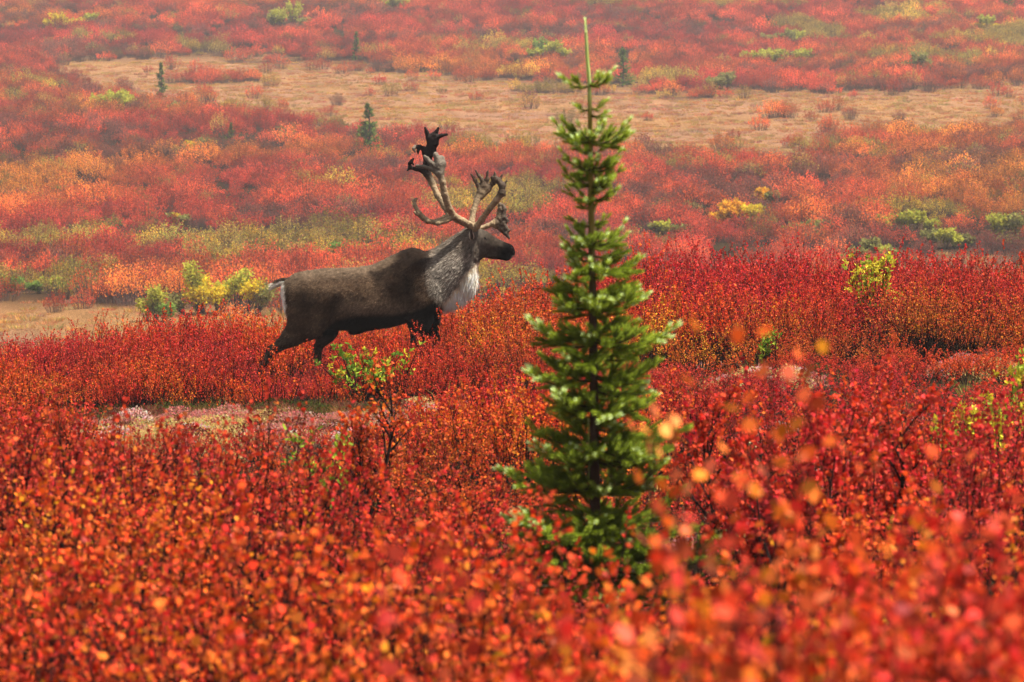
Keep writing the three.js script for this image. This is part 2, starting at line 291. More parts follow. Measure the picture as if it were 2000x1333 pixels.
{ // foreground
  const r = RNG(11), S = new Scatter([...SHORT, ...BIRCH, ...TWIGGY, ...TALL], M.leaf, M.twig), NT = SHORT.length + BIRCH.length + 2;
  sow(r, 7.0, 19, 6.0, (x, d) => {
    const px = 1000 + x / d / TANW * 1000; if (r() < open(x, d)) return;
    if (Math.hypot((x - colX(1163, 14.5)) / 0.42, (d - 14.6) / 0.55) < 1) return;
    if (px > 1240 && d > 11.6 && d < 18.6 && r() < 0.55) return;
    const hollow = fbm(x * 1.25, d * 0.55, 56) + 0.25 * fbm(x * 4, d * 2, 59) - 0.1 * ss(14, 18, d); if (hollow > 0.13 && r() < 0.72) return;   // dark hollows with bare twigs
    plant(S, r, x, d, hollow > 0.1 || r() < clamp(0.16 + 0.22 * ss(11.5, 14, d) * ss(150, 350, px) * (1 - ss(900, 1000, px)) + fbm(x * 0.7, d * 0.5, 51) * 1.1 + 0.2 * ss(14, 17, d)));
  });
  sow(r, 11.6, 18.8, 3.2, (x, d) => {                                              // tall, loose and red on the right
    const px = 1000 + x / d / TANW * 1000; if (px < (d < 13.5 ? 1600 : d < 15.2 ? 1500 : 1300) || r() < open(x, d) * 0.8) return;
    if ((Math.abs(px - 1452) < 75 && d < 14.5) || (Math.abs(px - 1770) < 85 && d < 15.3)) return;
    const row = piece(px, [[1235, 700], [1290, 640], [1350, 740], [1440, 770], [1540, 720], [1600, 660], [1700, 690], [1850, 740], [2000, 720]]) + 190 * r(), need = pointAt(px, row, d).y - H(x, d);
    S.add(NT + Math.floor(r() * 3), at(x, d), clamp(need / 0.86, 0.35, 1.15), r() * 6.28, birchColor(x, d, r), 1, (r() - 0.5) * 0.2);
  });
  S.finish('foreground_shrubs', 'dense red and orange dwarf birch shrubs filling the foreground around the spruce', 'shrubs');
}
{ // the tall near shrubs that the lens blurs, lower right
  const r = RNG(12), S = new Scatter(SPRIG, M.leaf, M.twig);
  const TOP = [[700, 1370], [800, 1310], [1000, 1290], [1250, 1280], [1400, 1200], [1550, 1190], [1750, 1190], [2000, 1110], [2200, 1080]];
  for (let i = 0; i < 90; i++) {
    const d = 4.0 + 2.6 * r() ** 0.8, px = r() < 0.16 ? 760 + 190 * r() : 1330 + 860 * r() ** 0.9, x = colX(px, d), top = pointAt(px, piece(px, TOP) + 150 * r() ** 1.5 - 25, d).y, h = top - H(x, d);
    S.add(Math.floor(r() * 4), at(x, d), Math.max(0.3, h / 1.03), r() * 6.28, mix3(r() < 0.65 ? RED : ORANGE, r() < 0.5 ? RED : SCARLET, r()), 1, (r() - 0.5) * 0.1);
  }
  S.finish('near_shrubs', 'blurred tall red and orange birch shrubs closest to the viewer at lower right', 'shrubs');
}
{ // middle distance, and the ridge behind it with the caribou
  const r = RNG(13), kinds = [...SHORT, ...BIRCH, ...TWIGGY], S = new Scatter(kinds, M.leaf, M.twig), R = new Scatter(kinds, M.leaf, M.twig);
  sow(r, 18.6, 30, 7.5, (x, d) => { if (r() < open(x, d) * 0.95 || fbm(x * 1.3, d * 0.7, 57) > 0.2) return; plant(S, r, x, d, r() < clamp(0.06 + fbm(x * 0.8, d * 0.5, 53) * 0.8)); });
  S.finish('middle_shrubs', 'red and rust dwarf birch shrubs around the open mossy patch below the caribou', 'shrubs');
  sow(r, 30, 44, 8, (x, d) => { if (r() < open(x, d)) return; const px = 1000 + x / d / TANW * 1000; plant(R, r, x, d, r() < clamp(0.04 + fbm(x * 0.8, d * 0.5, 55) * 0.6 + 0.55 * ss(1600, 1680, px) * (1 - ss(1930, 2000, px)) * (1 - ss(33, 34.5, d)))); });
  R.finish('ridge_shrubs', 'bright red dwarf birch shrubs along the ridge around the legs of the caribou', 'shrubs');
}

// ------------------------------------------------------------------ low mat, lichen and grass in the gaps
function tuft(seed, n, h, spread, w, cols) { const r = RNG(seed), B = new Build(); for (let i = 0; i < n; i++) { const a = r() * 6.28, q = Math.sqrt(r()) * spread * 0.35, b = V(Math.cos(a) * q, -0.01, Math.sin(a) * q), le = 0.15 + r() * 0.75, d = V(Math.cos(a) * le, 1, Math.sin(a) * le).normalize(), len = h * (0.5 + 0.6 * r()), side = perp(d, r), c = cols[Math.floor(r() * cols.length)].map((x) => x * (0.7 + 0.6 * r()));
  const mid = b.clone().addScaledVector(d, len * 0.6), d2 = d.clone().add(V(Math.cos(a) * 0.5, -0.35, Math.sin(a) * 0.5)).normalize(), n0 = new THREE.Vector3().crossVectors(d, side), s = side.clone().multiplyScalar(w / 2);
  const i0 = B.v(b.clone().add(s), n0, c), i1 = B.v(b.clone().sub(s), n0, c), i2 = B.v(mid.clone().addScaledVector(s, 0.8), n0, c), i3 = B.v(mid.clone().addScaledVector(s, -0.8), n0, c), i4 = B.v(mid.clone().addScaledVector(d2, len * 0.5), n0, c); B.i.push(i0, i1, i2, i1, i3, i2, i2, i3, i4); } return { leaf: B.geo() }; }
function mound(seed, n, rad, h, fl) { const r = RNG(seed), B = new Build(); for (let i = 0; i < n; i++) { const d = randDir(r, 0.7), k = 0.75 + 0.3 * r(), b = V(d.x * rad * k, Math.max(0, d.y) * h * k, d.z * rad * k), al = d.clone().add(randDir(r).multiplyScalar(0.9)).normalize(); B.leaf(b, al, perp(al, r), fl * (0.7 + 0.7 * r()), fl * 0.8, [0.7 + 0.6 * r(), 0.7 + 0.6 * r(), 0.7 + 0.6 * r()], false); } return { leaf: B.geo() }; }
{
  const r = RNG(21), S = new Scatter([mound(1, 260, 0.11, 0.07, 0.014), mound(2, 260, 0.13, 0.06, 0.012), mound(3, 300, 0.10, 0.09, 0.013)], M.farLeaf, M.twig);
  const G = new Scatter([tuft(1, 60, 0.2, 0.14, 0.004, [[1, 1, 1]]), tuft(2, 46, 0.24, 0.18, 0.004, [[1, 1, 1]]), tuft(3, 34, 0.3, 0.16, 0.0035, [[1, 1, 1]])], M.grass, M.twig);
  const PINK = [0.50, 0.19, 0.15], CREAM = [0.58, 0.40, 0.15], PALE = [0.72, 0.47, 0.41], OLIVE = [0.075, 0.07, 0.018], BROWN = [0.16, 0.055, 0.03];
  sow(r, 16, 32, 46, (x, d) => {
    const o = open(x, d); if (r() > o * 0.9 + 0.05) return;
    const px = 1000 + x / d / TANW * 1000, n = fbm(x * 1.1, d * 0.8, 60), back = ss(27.4, 28.6, d + n * 1.5) * (px < 900 ? 1 : 0.3);
    let c = r() < 0.36 + n ? PINK : r() < 0.35 ? PALE : r() < 0.6 ? CREAM : BROWN; if (px < 520 && px > 200 && d < 27) c = r() < 0.6 ? CREAM : c; if (r() < back) c = r() < 0.7 ? OLIVE : BROWN; if (r() < 0.18) c = BROWN;
    S.add(Math.floor(r() * 3), at(x, d), 0.6 + 0.8 * r(), r() * 6.28, c, 1);
    if (r() < 0.8) G.add(Math.floor(r() * 3), at(x + 0.1 * (r() - 0.5), d), 0.28 + 0.5 * r() * r(), r() * 6.28, r() < back * 0.8 ? [0.11, 0.10, 0.028] : r() < 0.5 ? [0.36, 0.19, 0.06] : [0.34, 0.25, 0.08]);
  });
  for (let i = 0; i < 60; i++) { const d = 6 + 26 * Math.sqrt(r()), x = (r() * 2 - 1) * halfWidth(d); G.add(Math.floor(r() * 3), at(x, d), 0.4 + 0.5 * r(), r() * 6.28, r() < 0.6 ? [0.45, 0.26, 0.07] : [0.26, 0.22, 0.05]); }
  S.finish('lichen_mat', 'pale pink and cream lichen and heath mat in the open patch', 'lichen', ['lichen', 'stems']);
  G.finish('dry_grass', 'thin dry tan and olive grass in the gaps between shrubs', 'grass', ['blades', 'stems']);
}

// ------------------------------------------------------------------ the far hillside
function farShrub(seed, o = {}) { // upright shoots with clusters of leaves
  const { h = 0.85, rad = 0.6, shoots = 60, per = 11, fl = 0.055, from = 0.35, up = 1 } = o, r = RNG(seed), L = new Build(), T = new Build();
  for (let s = 0; s < shoots; s++) {
    const a = r() * 6.28, q = Math.sqrt(r()), len = h * (1 - 0.45 * q * q) * (0.7 + 0.4 * r()), b = V(Math.cos(a) * q * rad * 0.6, -0.05, Math.sin(a) * q * rad * 0.6), e = V(Math.cos(a) * q * rad * 1.05, len, Math.sin(a) * q * rad * 1.05);
    T.tube([b, e], [0.008, 0.003], [0.10 * (0.7 + 0.6 * r()), 0.06, 0.055], 3);
    const v0 = 0.75 + 0.5 * r();
    for (let k = 0; k < per; k++) { const t = lerp(from, 1, Math.sqrt(r())), p = b.clone().lerp(e, t).add(randDir(r).multiplyScalar(0.06 * h * 1.3)), al = randDir(r, up), v = v0 * (0.75 + 0.5 * r()); L.leaf(p, al, perp(al, r), fl * (0.7 + 0.7 * r()), fl * (0.55 + 0.3 * r()), [v, v * (0.75 + 0.6 * r()), v * (0.7 + 0.6 * r())], false); }
  }
  return { leaf: L.geo(), twig: T.geo() };
}
const FAR = [0, 1, 2, 3].map((k) => farShrub(300 + k, { h: 0.62 + 0.14 * k, rad: 0.5 + 0.08 * k, shoots: 44 + 6 * k, per: 10 }));
const KEEP = []; // room for the single willows and spruces: [x, d, half width, depth in front]
const FARBARE = [0, 1].map((k) => farShrub(320 + k, { h: 0.8, shoots: 90, per: 4, from: 0.5 }));
// ------------------------------------------------------------------ surface from a field (surface nets)
function surfaceNets(nx, ny, nz, F) { // F: Float32Array, negative inside; returns points in cell units
  const id = new Int32Array(nx * ny * nz).fill(-1), P = [], I = [], o = (x, y, z) => (z * ny + y) * nx + x;
  const off = [0, 1, nx, nx + 1, nx * ny, nx * ny + 1, nx * ny + nx, nx * ny + nx + 1];
  for (let z = 0; z < nz - 1; z++) for (let y = 0; y < ny - 1; y++) for (let x = 0; x < nx - 1; x++) {
    const b = o(x, y, z); let m = 0; for (let k = 0; k < 8; k++) if (F[b + off[k]] < 0) m |= 1 << k;
    if (m === 0 || m === 255) continue;
    let sx = 0, sy = 0, sz = 0, n = 0;
    for (let k = 0; k < 8; k++) for (const a of [1, 2, 4]) if (!(k & a)) { const l = k | a; if (((m >> k) & 1) === ((m >> l) & 1)) continue; const f0 = F[b + off[k]], f1 = F[b + off[l]], t = f0 / (f0 - f1); sx += (k & 1) + (a === 1 ? t : 0); sy += ((k >> 1) & 1) + (a === 2 ? t : 0); sz += ((k >> 2) & 1) + (a === 4 ? t : 0); n++; }
    id[b] = P.length / 3; P.push(x + sx / n, y + sy / n, z + sz / n);
  }
  const quad = (a, b, c, d, flip) => { if (flip) I.push(a, c, b, b, c, d); else I.push(a, b, c, b, d, c); };
  for (let z = 1; z < nz - 1; z++) for (let y = 1; y < ny - 1; y++) for (let x = 1; x < nx - 1; x++) {
    const b = o(x, y, z), s = F[b] < 0;
    if (s !== F[b + 1] < 0) quad(id[b - nx - nx * ny], id[b - nx * ny], id[b - nx], id[b], !s);
    if (s !== F[b + nx] < 0) quad(id[b - 1 - nx * ny], id[b - 1], id[b - nx * ny], id[b], !s);
    if (s !== F[b + nx * ny] < 0) quad(id[b - 1 - nx], id[b - nx], id[b - 1], id[b], !s);
  }
  return { P, I };
}
const smin = (a, b, k) => { const h = Math.max(k - Math.abs(a - b), 0) / k; return Math.min(a, b) - h * h * k * 0.25; };

// ------------------------------------------------------------------ the caribou, side on, walking right
{
  const K = 231.5, X = (px) => (px - 760) / K, Y = (py) => (760 - py) / K;      // its own metres from the photograph's pixels
  const D = 36, foot = pointAt(760, 760, D), root = thing('caribou', 'bull caribou with tall branching antlers walking right across the red ridge', 'caribou', V(foot.x, foot.y, -D));
  // trunk: top and bottom outline and half width along the body
  const TOPL = [[548, 556], [556, 548], [575, 534], [600, 526], [640, 523], [700, 521], [735, 513], [760, 501], [785, 488], [805, 484], [820, 485], [838, 493], [850, 499], [870, 505], [890, 520]];
  const LOWL = [[548, 572], [556, 600], [566, 628], [585, 648], [610, 650], [640, 643], [680, 645], [715, 646], [760, 640], [800, 629], [830, 618], [850, 612], [870, 602], [890, 590]];
  const WIDE = [[548, 12], [556, 30], [570, 42], [600, 52], [650, 55], [710, 58], [760, 57], [800, 52], [840, 44], [870, 34], [890, 22]];
  const trunk = (px, py, z) => {
    const xx = clamp(px, 550, 884), t = piece(xx, TOPL), b = piece(xx, LOWL), w = piece(xx, WIDE), cy = (t + b) / 2, hh = (b - t) / 2, dy = (py - cy) / hh, e = Math.hypot(dy, z / w, 0) || 0;
    const base = (Math.pow(Math.pow(Math.abs(dy), 2.3) + Math.pow(Math.abs(z / w), 2.3), 1 / 2.3) - 1) * Math.min(hh, w) * 0.9; void e;
    const ex = Math.max(550 - px, px - 884, 0); return ex > 0 ? Math.hypot(Math.max(base, 0), ex) + Math.min(base, 0) * 0 + (base < 0 ? 0 : 0) : base;
  };
  // [ax, ay, az, ar, bx, by, bz, br, flatten z, blend]
  const LIMBS = [
    [838, 556, 0, 52, 880, 523, 0, 47, 0.74, 12], [880, 523, 0, 47, 908, 488, 0, 34, 0.72, 14], [908, 488, 0, 34, 924, 468, 0, 23, 0.75, 12],       // neck
    [882, 556, 0, 38, 905, 548, 0, 26, 0.6, 14], [890, 574, 0, 21, 912, 556, 0, 20, 0.5, 12],                                                       // mane bulk
    [924, 466, 0, 22, 944, 471, 0, 19, 0.8, 10], [944, 471, 0, 19, 972, 482, 0, 13.5, 0.75, 9], [972, 482, 0, 13.5, 992, 489, 0, 12.5, 0.85, 8], [992, 489, 0, 12.5, 995, 493, 0, 11.5, 0.9, 5],   // head
    [934, 483, 0, 17, 962, 495, 0, 9, 0.7, 9], [962, 495, 0, 9, 990, 501, 0, 7.5, 0.8, 6],                                                           // jaw
    [600, 592, 26, 44, 597, 628, 30, 32, 0.6, 16], [600, 630, 30, 30, 570, 656, 30, 18, 0.62, 12], [572, 656, 30, 17, 531, 683, 28, 9.5, 0.75, 8], [531, 683, 28, 9.5, 514, 712, 27, 6.4, 0.9, 5], [514, 712, 27, 6.2, 503, 748, 26, 6.0, 1, 3], [503, 748, 26, 6.2, 510, 760, 26, 8, 1, 4],     // near hind leg, stretched back
    [610, 592, -26, 42, 628, 634, -30, 30, 0.6, 16], [628, 634, -30, 26, 640, 652, -30, 15, 0.65, 10], [640, 652, -30, 15, 618, 684, -30, 9, 0.8, 8], [618, 684, -30, 9, 622, 744, -28, 6, 0.9, 5], [622, 744, -28, 6.2, 630, 760, -28, 8, 1, 4],   // far hind leg, forward
    [826, 580, 30, 36, 822, 622, 30, 22, 0.55, 14], [822, 622, 30, 21, 817, 664, 28, 12, 0.75, 10], [817, 664, 28, 11, 814, 690, 27, 8, 0.9, 6], [814, 690, 27, 7.5, 812, 746, 27, 6, 1, 4], [812, 746, 27, 6.3, 818, 760, 27, 8, 1, 4],   // near front leg
    [836, 582, -30, 34, 838, 624, -30, 20, 0.55, 14], [838, 624, -30, 18, 846, 662, -29, 11, 0.75, 10], [846, 662, -29, 11, 836, 690, -28, 8, 0.9, 6], [836, 690, -28, 7.5, 828, 744, -28, 6, 1, 4], [828, 744, -28, 6.3, 834, 760, -28, 8, 1, 4],
    [815, 520, 28, 30, 826, 580, 32, 26, 0.5, 14], [815, 520, -28, 30, 826, 580, -32, 26, 0.5, 14],                                                  // shoulders
    [700, 643, 0, 9, 690, 648, 0, 6, 1, 10],
  ];
  const cell = 0.0085 * K, x0 = 490, y0 = 425, z0 = -74, nx = Math.ceil((1020 - x0) / cell), ny = Math.ceil((778 - y0) / cell), nz = Math.ceil(148 / cell), F = new Float32Array(nx * ny * nz);
  for (let k = 0; k < nz; k++) for (let j = 0; j < ny; j++) for (let i = 0; i < nx; i++) F[(k * ny + j) * nx + i] = trunk(x0 + i * cell, y0 + j * cell, z0 + k * cell);
  for (const [ax, ay, az, ar, bx, by, bz, br, fz, bl] of LIMBS) {
    const R = Math.max(ar, br) + bl + 3, lo = [Math.min(ax, bx) - R, Math.min(ay, by) - R, Math.min(az, bz) - R], hi = [Math.max(ax, bx) + R, Math.max(ay, by) + R, Math.max(az, bz) + R];
    const ux = bx - ax, uy = by - ay, uz = (bz - az) / fz, L2 = ux * ux + uy * uy + uz * uz;
    for (let k = Math.max(0, Math.floor((lo[2] - z0) / cell)); k < Math.min(nz, (hi[2] - z0) / cell); k++) for (let j = Math.max(0, Math.floor((lo[1] - y0) / cell)); j < Math.min(ny, (hi[1] - y0) / cell); j++) for (let i = Math.max(0, Math.floor((lo[0] - x0) / cell)); i < Math.min(nx, (hi[0] - x0) / cell); i++) {
      const x = x0 + i * cell - ax, y = y0 + j * cell - ay, z = (z0 + k * cell - az) / fz, t = clamp((x * ux + y * uy + z * uz) / L2), d = (Math.hypot(x - ux * t, y - uy * t, z - uz * t) - lerp(ar, br, t)) * lerp(fz, 1, 0.5), o = (k * ny + j) * nx + i;
      F[o] = smin(F[o], d, bl);
    }
  }
  const { P, I } = surfaceNets(nx, ny, nz, F), n = P.length / 3, pos = new Float32Array(P.length), pix = new Float32Array(P.length);
  for (let v = 0; v < n; v++) { const px = x0 + P[v * 3] * cell, py = y0 + P[v * 3 + 1] * cell, pz = z0 + P[v * 3 + 2] * cell; pix.set([px, py, pz], v * 3); pos.set([X(px), Y(py), pz / K], v * 3); }
  for (let t = 0; t < I.length; t += 3) { const a = I[t + 1]; I[t + 1] = I[t + 2]; I[t + 2] = a; }   // y was turned over
  const g = new THREE.BufferGeometry(); g.setAttribute('position', new THREE.BufferAttribute(pos, 3)); g.setIndex(I); g.computeVertexNormals();
  { // the winding that faces outwards
    const nn = g.attributes.normal; let s = 0; for (let v = 0; v < n; v++) s += nn.getZ(v) * pos[v * 3 + 2]; if (s < 0) { for (let t = 0; t < I.length; t += 3) { const a = I[t + 1]; I[t + 1] = I[t + 2]; I[t + 2] = a; } g.setIndex(I); g.computeVertexNormals(); }
  }
  // how far along the neck a point is: grey wool from the shoulder line to the cheek
  const neckness = (px, py) => { const back = ss(-17, 13, (px - piece(py, [[470, 850], [500, 846], [530, 838], [560, 842], [590, 862], [612, 874]])) + 9 * fbm(px * 0.07, py * 0.07, 3) + 4 * noise(px * 0.3, py * 0.2, 4)), front = 1 - ss(-8, 8, px - piece(py, [[430, 912], [455, 920], [480, 936], [505, 944], [540, 960]])); return back * front; };
  const beard = (px, py) => ss(-6, 9, px - piece(py, [[505, 945], [530, 918], [550, 900], [570, 886], [592, 868], [610, 860]]) + 6 * noise(px * 0.12, py * 0.07, 5)) * ss(500, 525, py) * ss(850, 866, px);
  const ridge = (px, py) => { const a = px * 0.55 + py * 0.83, b = -px * 0.83 + py * 0.55, w = 15 * fbm(px * 0.06, py * 0.06, 8); return Math.abs(((a + w * 1.2 + 7 * noise(b * 0.12, a * 0.06, 9)) / 5.6 % 1 + 1) % 1 - 0.5) * 2; };
  const col = new Float32Array(n * 3), coat = (px, py, pz) => {
    const nz_ = fbm(px * 0.05, py * 0.05, 11) + 0.5 * fbm(px * 0.02, py * 0.14, 18), fine = noise(px * 0.6, py * 0.35, 12);
    let c = mix3([0.125, 0.08, 0.05], [0.068, 0.040, 0.024], ss(0.2, 0.8, 0.5 + 0.9 * fbm(px * 0.035, py * 0.05, 21)));
    c = mix3(c, [0.16, 0.112, 0.075], ss(0, 1, 1 - (py - piece(px, TOPL)) / 34) * (px < 780 ? 0.9 : 0.25));                       // paler saddle
    c = mix3(c, [0.15, 0.10, 0.066], ss(570, 600, py) * (1 - ss(604, 616, py)) * ss(640, 690, px) * (1 - ss(800, 830, px)));       // pale flank stripe
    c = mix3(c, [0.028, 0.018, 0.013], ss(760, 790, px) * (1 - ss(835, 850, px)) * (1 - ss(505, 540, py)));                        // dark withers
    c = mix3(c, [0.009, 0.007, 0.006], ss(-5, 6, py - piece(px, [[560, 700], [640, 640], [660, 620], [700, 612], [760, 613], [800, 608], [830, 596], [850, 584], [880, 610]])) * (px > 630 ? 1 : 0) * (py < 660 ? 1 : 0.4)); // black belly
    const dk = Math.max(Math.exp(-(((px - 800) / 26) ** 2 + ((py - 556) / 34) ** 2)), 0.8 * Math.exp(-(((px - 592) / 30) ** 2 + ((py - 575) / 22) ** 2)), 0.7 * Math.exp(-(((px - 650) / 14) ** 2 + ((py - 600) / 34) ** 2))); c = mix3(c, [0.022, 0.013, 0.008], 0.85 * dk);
    const nk = neckness(px, py); c = mix3(c, mix3([0.13, 0.11, 0.09], [0.42, 0.37, 0.31], ridge(px, py) * (0.55 + 0.45 * fbm(px * 0.06, py * 0.06, 15) + 0.2)), nk * (0.55 + 0.45 * ss(470, 530, py)));
    c = mix3(c, [1.5, 1.25, 0.9], beard(px, py) * 0.92);
    if (px > 918 && py < 512) c = mix3(c, mix3([0.050, 0.038, 0.029], [0.10, 0.082, 0.066], 1 - ss(925, 968, px)), ss(916, 930, px) * (1 - beard(px, py)));   // face
    if (px > 968) c = mix3(c, [0.006, 0.005, 0.005], ss(970, 986, px + (py - 490) * 0.5));                                             // muzzle
    if (px > 990 && py > 497) c = mix3(c, [0.35, 0.32, 0.29], ss(1001, 1004, px + (py - 497) * 0.6));                                    // pale lip
    if (px < 585 && py < 625) c = mix3(c, [1.4, 1.3, 1.1], 0.8 * (1 - ss(553, 560, px - (py - 560) * 0.10 + 3 * noise(px * 0.4, py * 0.25, 19))) * ss(550, 557, py) * (1 - ss(600, 618, py)));            // rump
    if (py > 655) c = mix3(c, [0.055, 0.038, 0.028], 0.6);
    if (py > 752) c = [0.012, 0.01, 0.009];                                                                                            // hooves
    if (px < 560 && py > 640) c = mix3(c, [0.10, 0.07, 0.05], 1 - ss(-2, 6, px - piece(py, [[640, 562], [683, 524], [712, 512]]) - 2));     // pale back edge of the leg
    const q = (1 + 0.35 * nz_ + 0.45 * fine + 0.25 * noise(px * 0.25, py * 0.5, 22)) * 0.72 * (nk > 0.3 ? 1.15 : 1); void pz; return c.map((x) => x * q);
  };
  for (let v = 0; v < n; v++) {
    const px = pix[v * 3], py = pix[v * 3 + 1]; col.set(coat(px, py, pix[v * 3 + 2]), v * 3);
    const nk = neckness(px, py), nn = g.attributes.normal, h = nk * 0.004 * (ridge(px, py) - 0.5) + 0.002 * noise(px * 0.3, py * 0.2, 14) + 0.012 * fbm(px * 0.03, py * 0.028, 16) - 0.022 * Math.exp(-(((px - (655 - (py - 600) * 0.25)) / 12) ** 2)) * ss(545, 590, py) * (1 - ss(630, 645, py)) - 0.02 * Math.exp(-(((px - (793 + (py - 560) * 0.12)) / 9) ** 2)) * ss(510, 550, py) * (1 - ss(610, 625, py));
    pos[v * 3] += nn.getX(v) * h; pos[v * 3 + 1] += nn.getY(v) * h; pos[v * 3 + 2] += nn.getZ(v) * h;
  }
  g.setAttribute('color', new THREE.BufferAttribute(col, 3)); g.computeVertexNormals();
  const hide = new THREE.MeshPhysicalMaterial({ name: 'caribou coat', vertexColors: true, roughness: 0.95, specularIntensity: 0.03 });
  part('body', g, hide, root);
  // hair: short over the body, long on the throat
  {
    const r = RNG(77), B = new Build(), area = []; let sum = 0; const A = V(), Bv = V(), C = V(), e1 = V(), e2 = V();
    for (let t = 0; t < I.length; t += 3) { A.fromArray(pos, I[t] * 3); e1.fromArray(pos, I[t + 1] * 3).sub(A); e2.fromArray(pos, I[t + 2] * 3).sub(A); sum += e1.cross(e2).length(); area.push(sum); }
    const nn = g.attributes.normal;
    for (let k = 0; k < 110000; k++) {
      const q = r() * sum; let lo = 0, hi = area.length - 1; while (lo < hi) { const m = (lo + hi) >> 1; if (area[m] < q) lo = m + 1; else hi = m; }
      const t = lo * 3, u = Math.sqrt(r()), a = 1 - u, b = u * (1 - r()), c = 1 - a - b, i0 = I[t], i1 = I[t + 1], i2 = I[t + 2];
      A.fromArray(pos, i0 * 3).multiplyScalar(a).addScaledVector(Bv.fromArray(pos, i1 * 3), b).addScaledVector(C.fromArray(pos, i2 * 3), c);
      const N = V(nn.getX(i0), nn.getY(i0), nn.getZ(i0)), px = A.x * K + 760, py = 760 - A.y * K, bd = beard(px, py), nk = neckness(px, py);
      if (px > 930 || py > 690) { if (r() < 0.8) continue; }
      const face = px > 925 && py < 512;
      let flow = face ? V(-0.9, 0.3, 0) : V(-0.75, -0.65, 0); if (bd > 0.3) flow = V(-0.35, -1, 0);
      const d = flow.addScaledVector(N, -flow.dot(N) * 0.9).normalize().addScaledVector(N, face ? 0.12 : 0.3 + 0.35 * r()).add(randDir(r).multiplyScalar(0.22)).normalize();
      const len = face ? 0.008 : bd > 0.3 ? 0.035 + 0.06 * r() * bd : nk > 0.4 ? 0.022 + 0.016 * r() : 0.014 + 0.010 * r(), hv = (0.6 + 0.7 * r()) * (r() < 0.14 ? 2.1 : 1), cc = coat(px, py, 0).map((x) => Math.min(0.7, x * hv));
      B.needle(A.clone().addScaledVector(N, -0.002), d, new THREE.Vector3().crossVectors(d, N).normalize(), len, face ? 0.002 : 0.0034, cc, cc.map((x) => Math.min(0.8, x * 1.35)));
    }
    part('fur', B.geo(), new THREE.MeshPhysicalMaterial({ name: 'caribou hair', vertexColors: true, roughness: 0.85, specularIntensity: 0.06, transmission: 0.25, thickness: 0, side: THREE.DoubleSide }), root, { kind: 'stuff' });
  }
  // antlers: velvet covered beams and palms out of blended capsules
  const antler = (caps, name, label, tint) => {
    const cs = 0.0042 * K; let lo = [1e9, 1e9, 1e9], hi = [-1e9, -1e9, -1e9];
    for (const c of caps) for (let a = 0; a < 3; a++) { lo[a] = Math.min(lo[a], c[a] - c[3] - 6, c[a + 4] - c[7] - 6); hi[a] = Math.max(hi[a], c[a] + c[3] + 6, c[a + 4] + c[7] + 6); }
    const n3 = [0, 1, 2].map((a) => Math.ceil((hi[a] - lo[a]) / cs)), Fd = new Float32Array(n3[0] * n3[1] * n3[2]).fill(8);
    for (const [ax, ay, az, ar, bx, by, bz, br] of caps) {
      const R = Math.max(ar, br) + 6, ux = bx - ax, uy = by - ay, uz = bz - az, L2 = ux * ux + uy * uy + uz * uz + 1e-9, s = [[ax, bx], [ay, by], [az, bz]].map(([p, q], a) => [Math.max(0, Math.floor((Math.min(p, q) - R - lo[a]) / cs)), Math.min(n3[a], Math.ceil((Math.max(p, q) + R - lo[a]) / cs))]);
      for (let k = s[2][0]; k < s[2][1]; k++) for (let j = s[1][0]; j < s[1][1]; j++) for (let i = s[0][0]; i < s[0][1]; i++) {
        const x = lo[0] + i * cs - ax, y = lo[1] + j * cs - ay, z = lo[2] + k * cs - az, t = clamp((x * ux + y * uy + z * uz) / L2), d = Math.hypot(x - ux * t, y - uy * t, z - uz * t) - lerp(ar, br, t) * 1.05, o = (k * n3[1] + j) * n3[0] + i;
        Fd[o] = smin(Fd[o], d, 3.2);
      }
    }
    const { P: q, I: ii } = surfaceNets(n3[0], n3[1], n3[2], Fd), m = q.length / 3, pp = new Float32Array(q.length), cc = new Float32Array(q.length);
    for (let v = 0; v < m; v++) { const px = lo[0] + q[v * 3] * cs, py = lo[1] + q[v * 3 + 1] * cs, pz = lo[2] + q[v * 3 + 2] * cs; pp.set([X(px), Y(py), pz / K], v * 3); cc.set(tint(px, py, pz), v * 3); }
    for (let t = 0; t < ii.length; t += 3) { const a = ii[t + 1]; ii[t + 1] = ii[t + 2]; ii[t + 2] = a; }
    const gg = new THREE.BufferGeometry(); gg.setAttribute('position', new THREE.BufferAttribute(pp, 3)); gg.setAttribute('color', new THREE.BufferAttribute(cc, 3)); gg.setIndex(ii); gg.computeVertexNormals();
    const nn = gg.attributes.normal; for (let v = 0; v < m; v++) { const f = 0.0022 * noise3(pp[v * 3] * 90, pp[v * 3 + 1] * 90, pp[v * 3 + 2] * 90); for (let a = 0; a < 3; a++) pp[v * 3 + a] += f * nn.array[v * 3 + a]; }
    gg.computeVertexNormals();
    part(name, gg, new THREE.MeshPhysicalMaterial({ name: 'antler velvet', vertexColors: true, roughness: 0.75, specularIntensity: 0.4 }), root, { label });
  };
  const chain = (list) => list.slice(1).map((b, i) => [...list[i], ...b]);
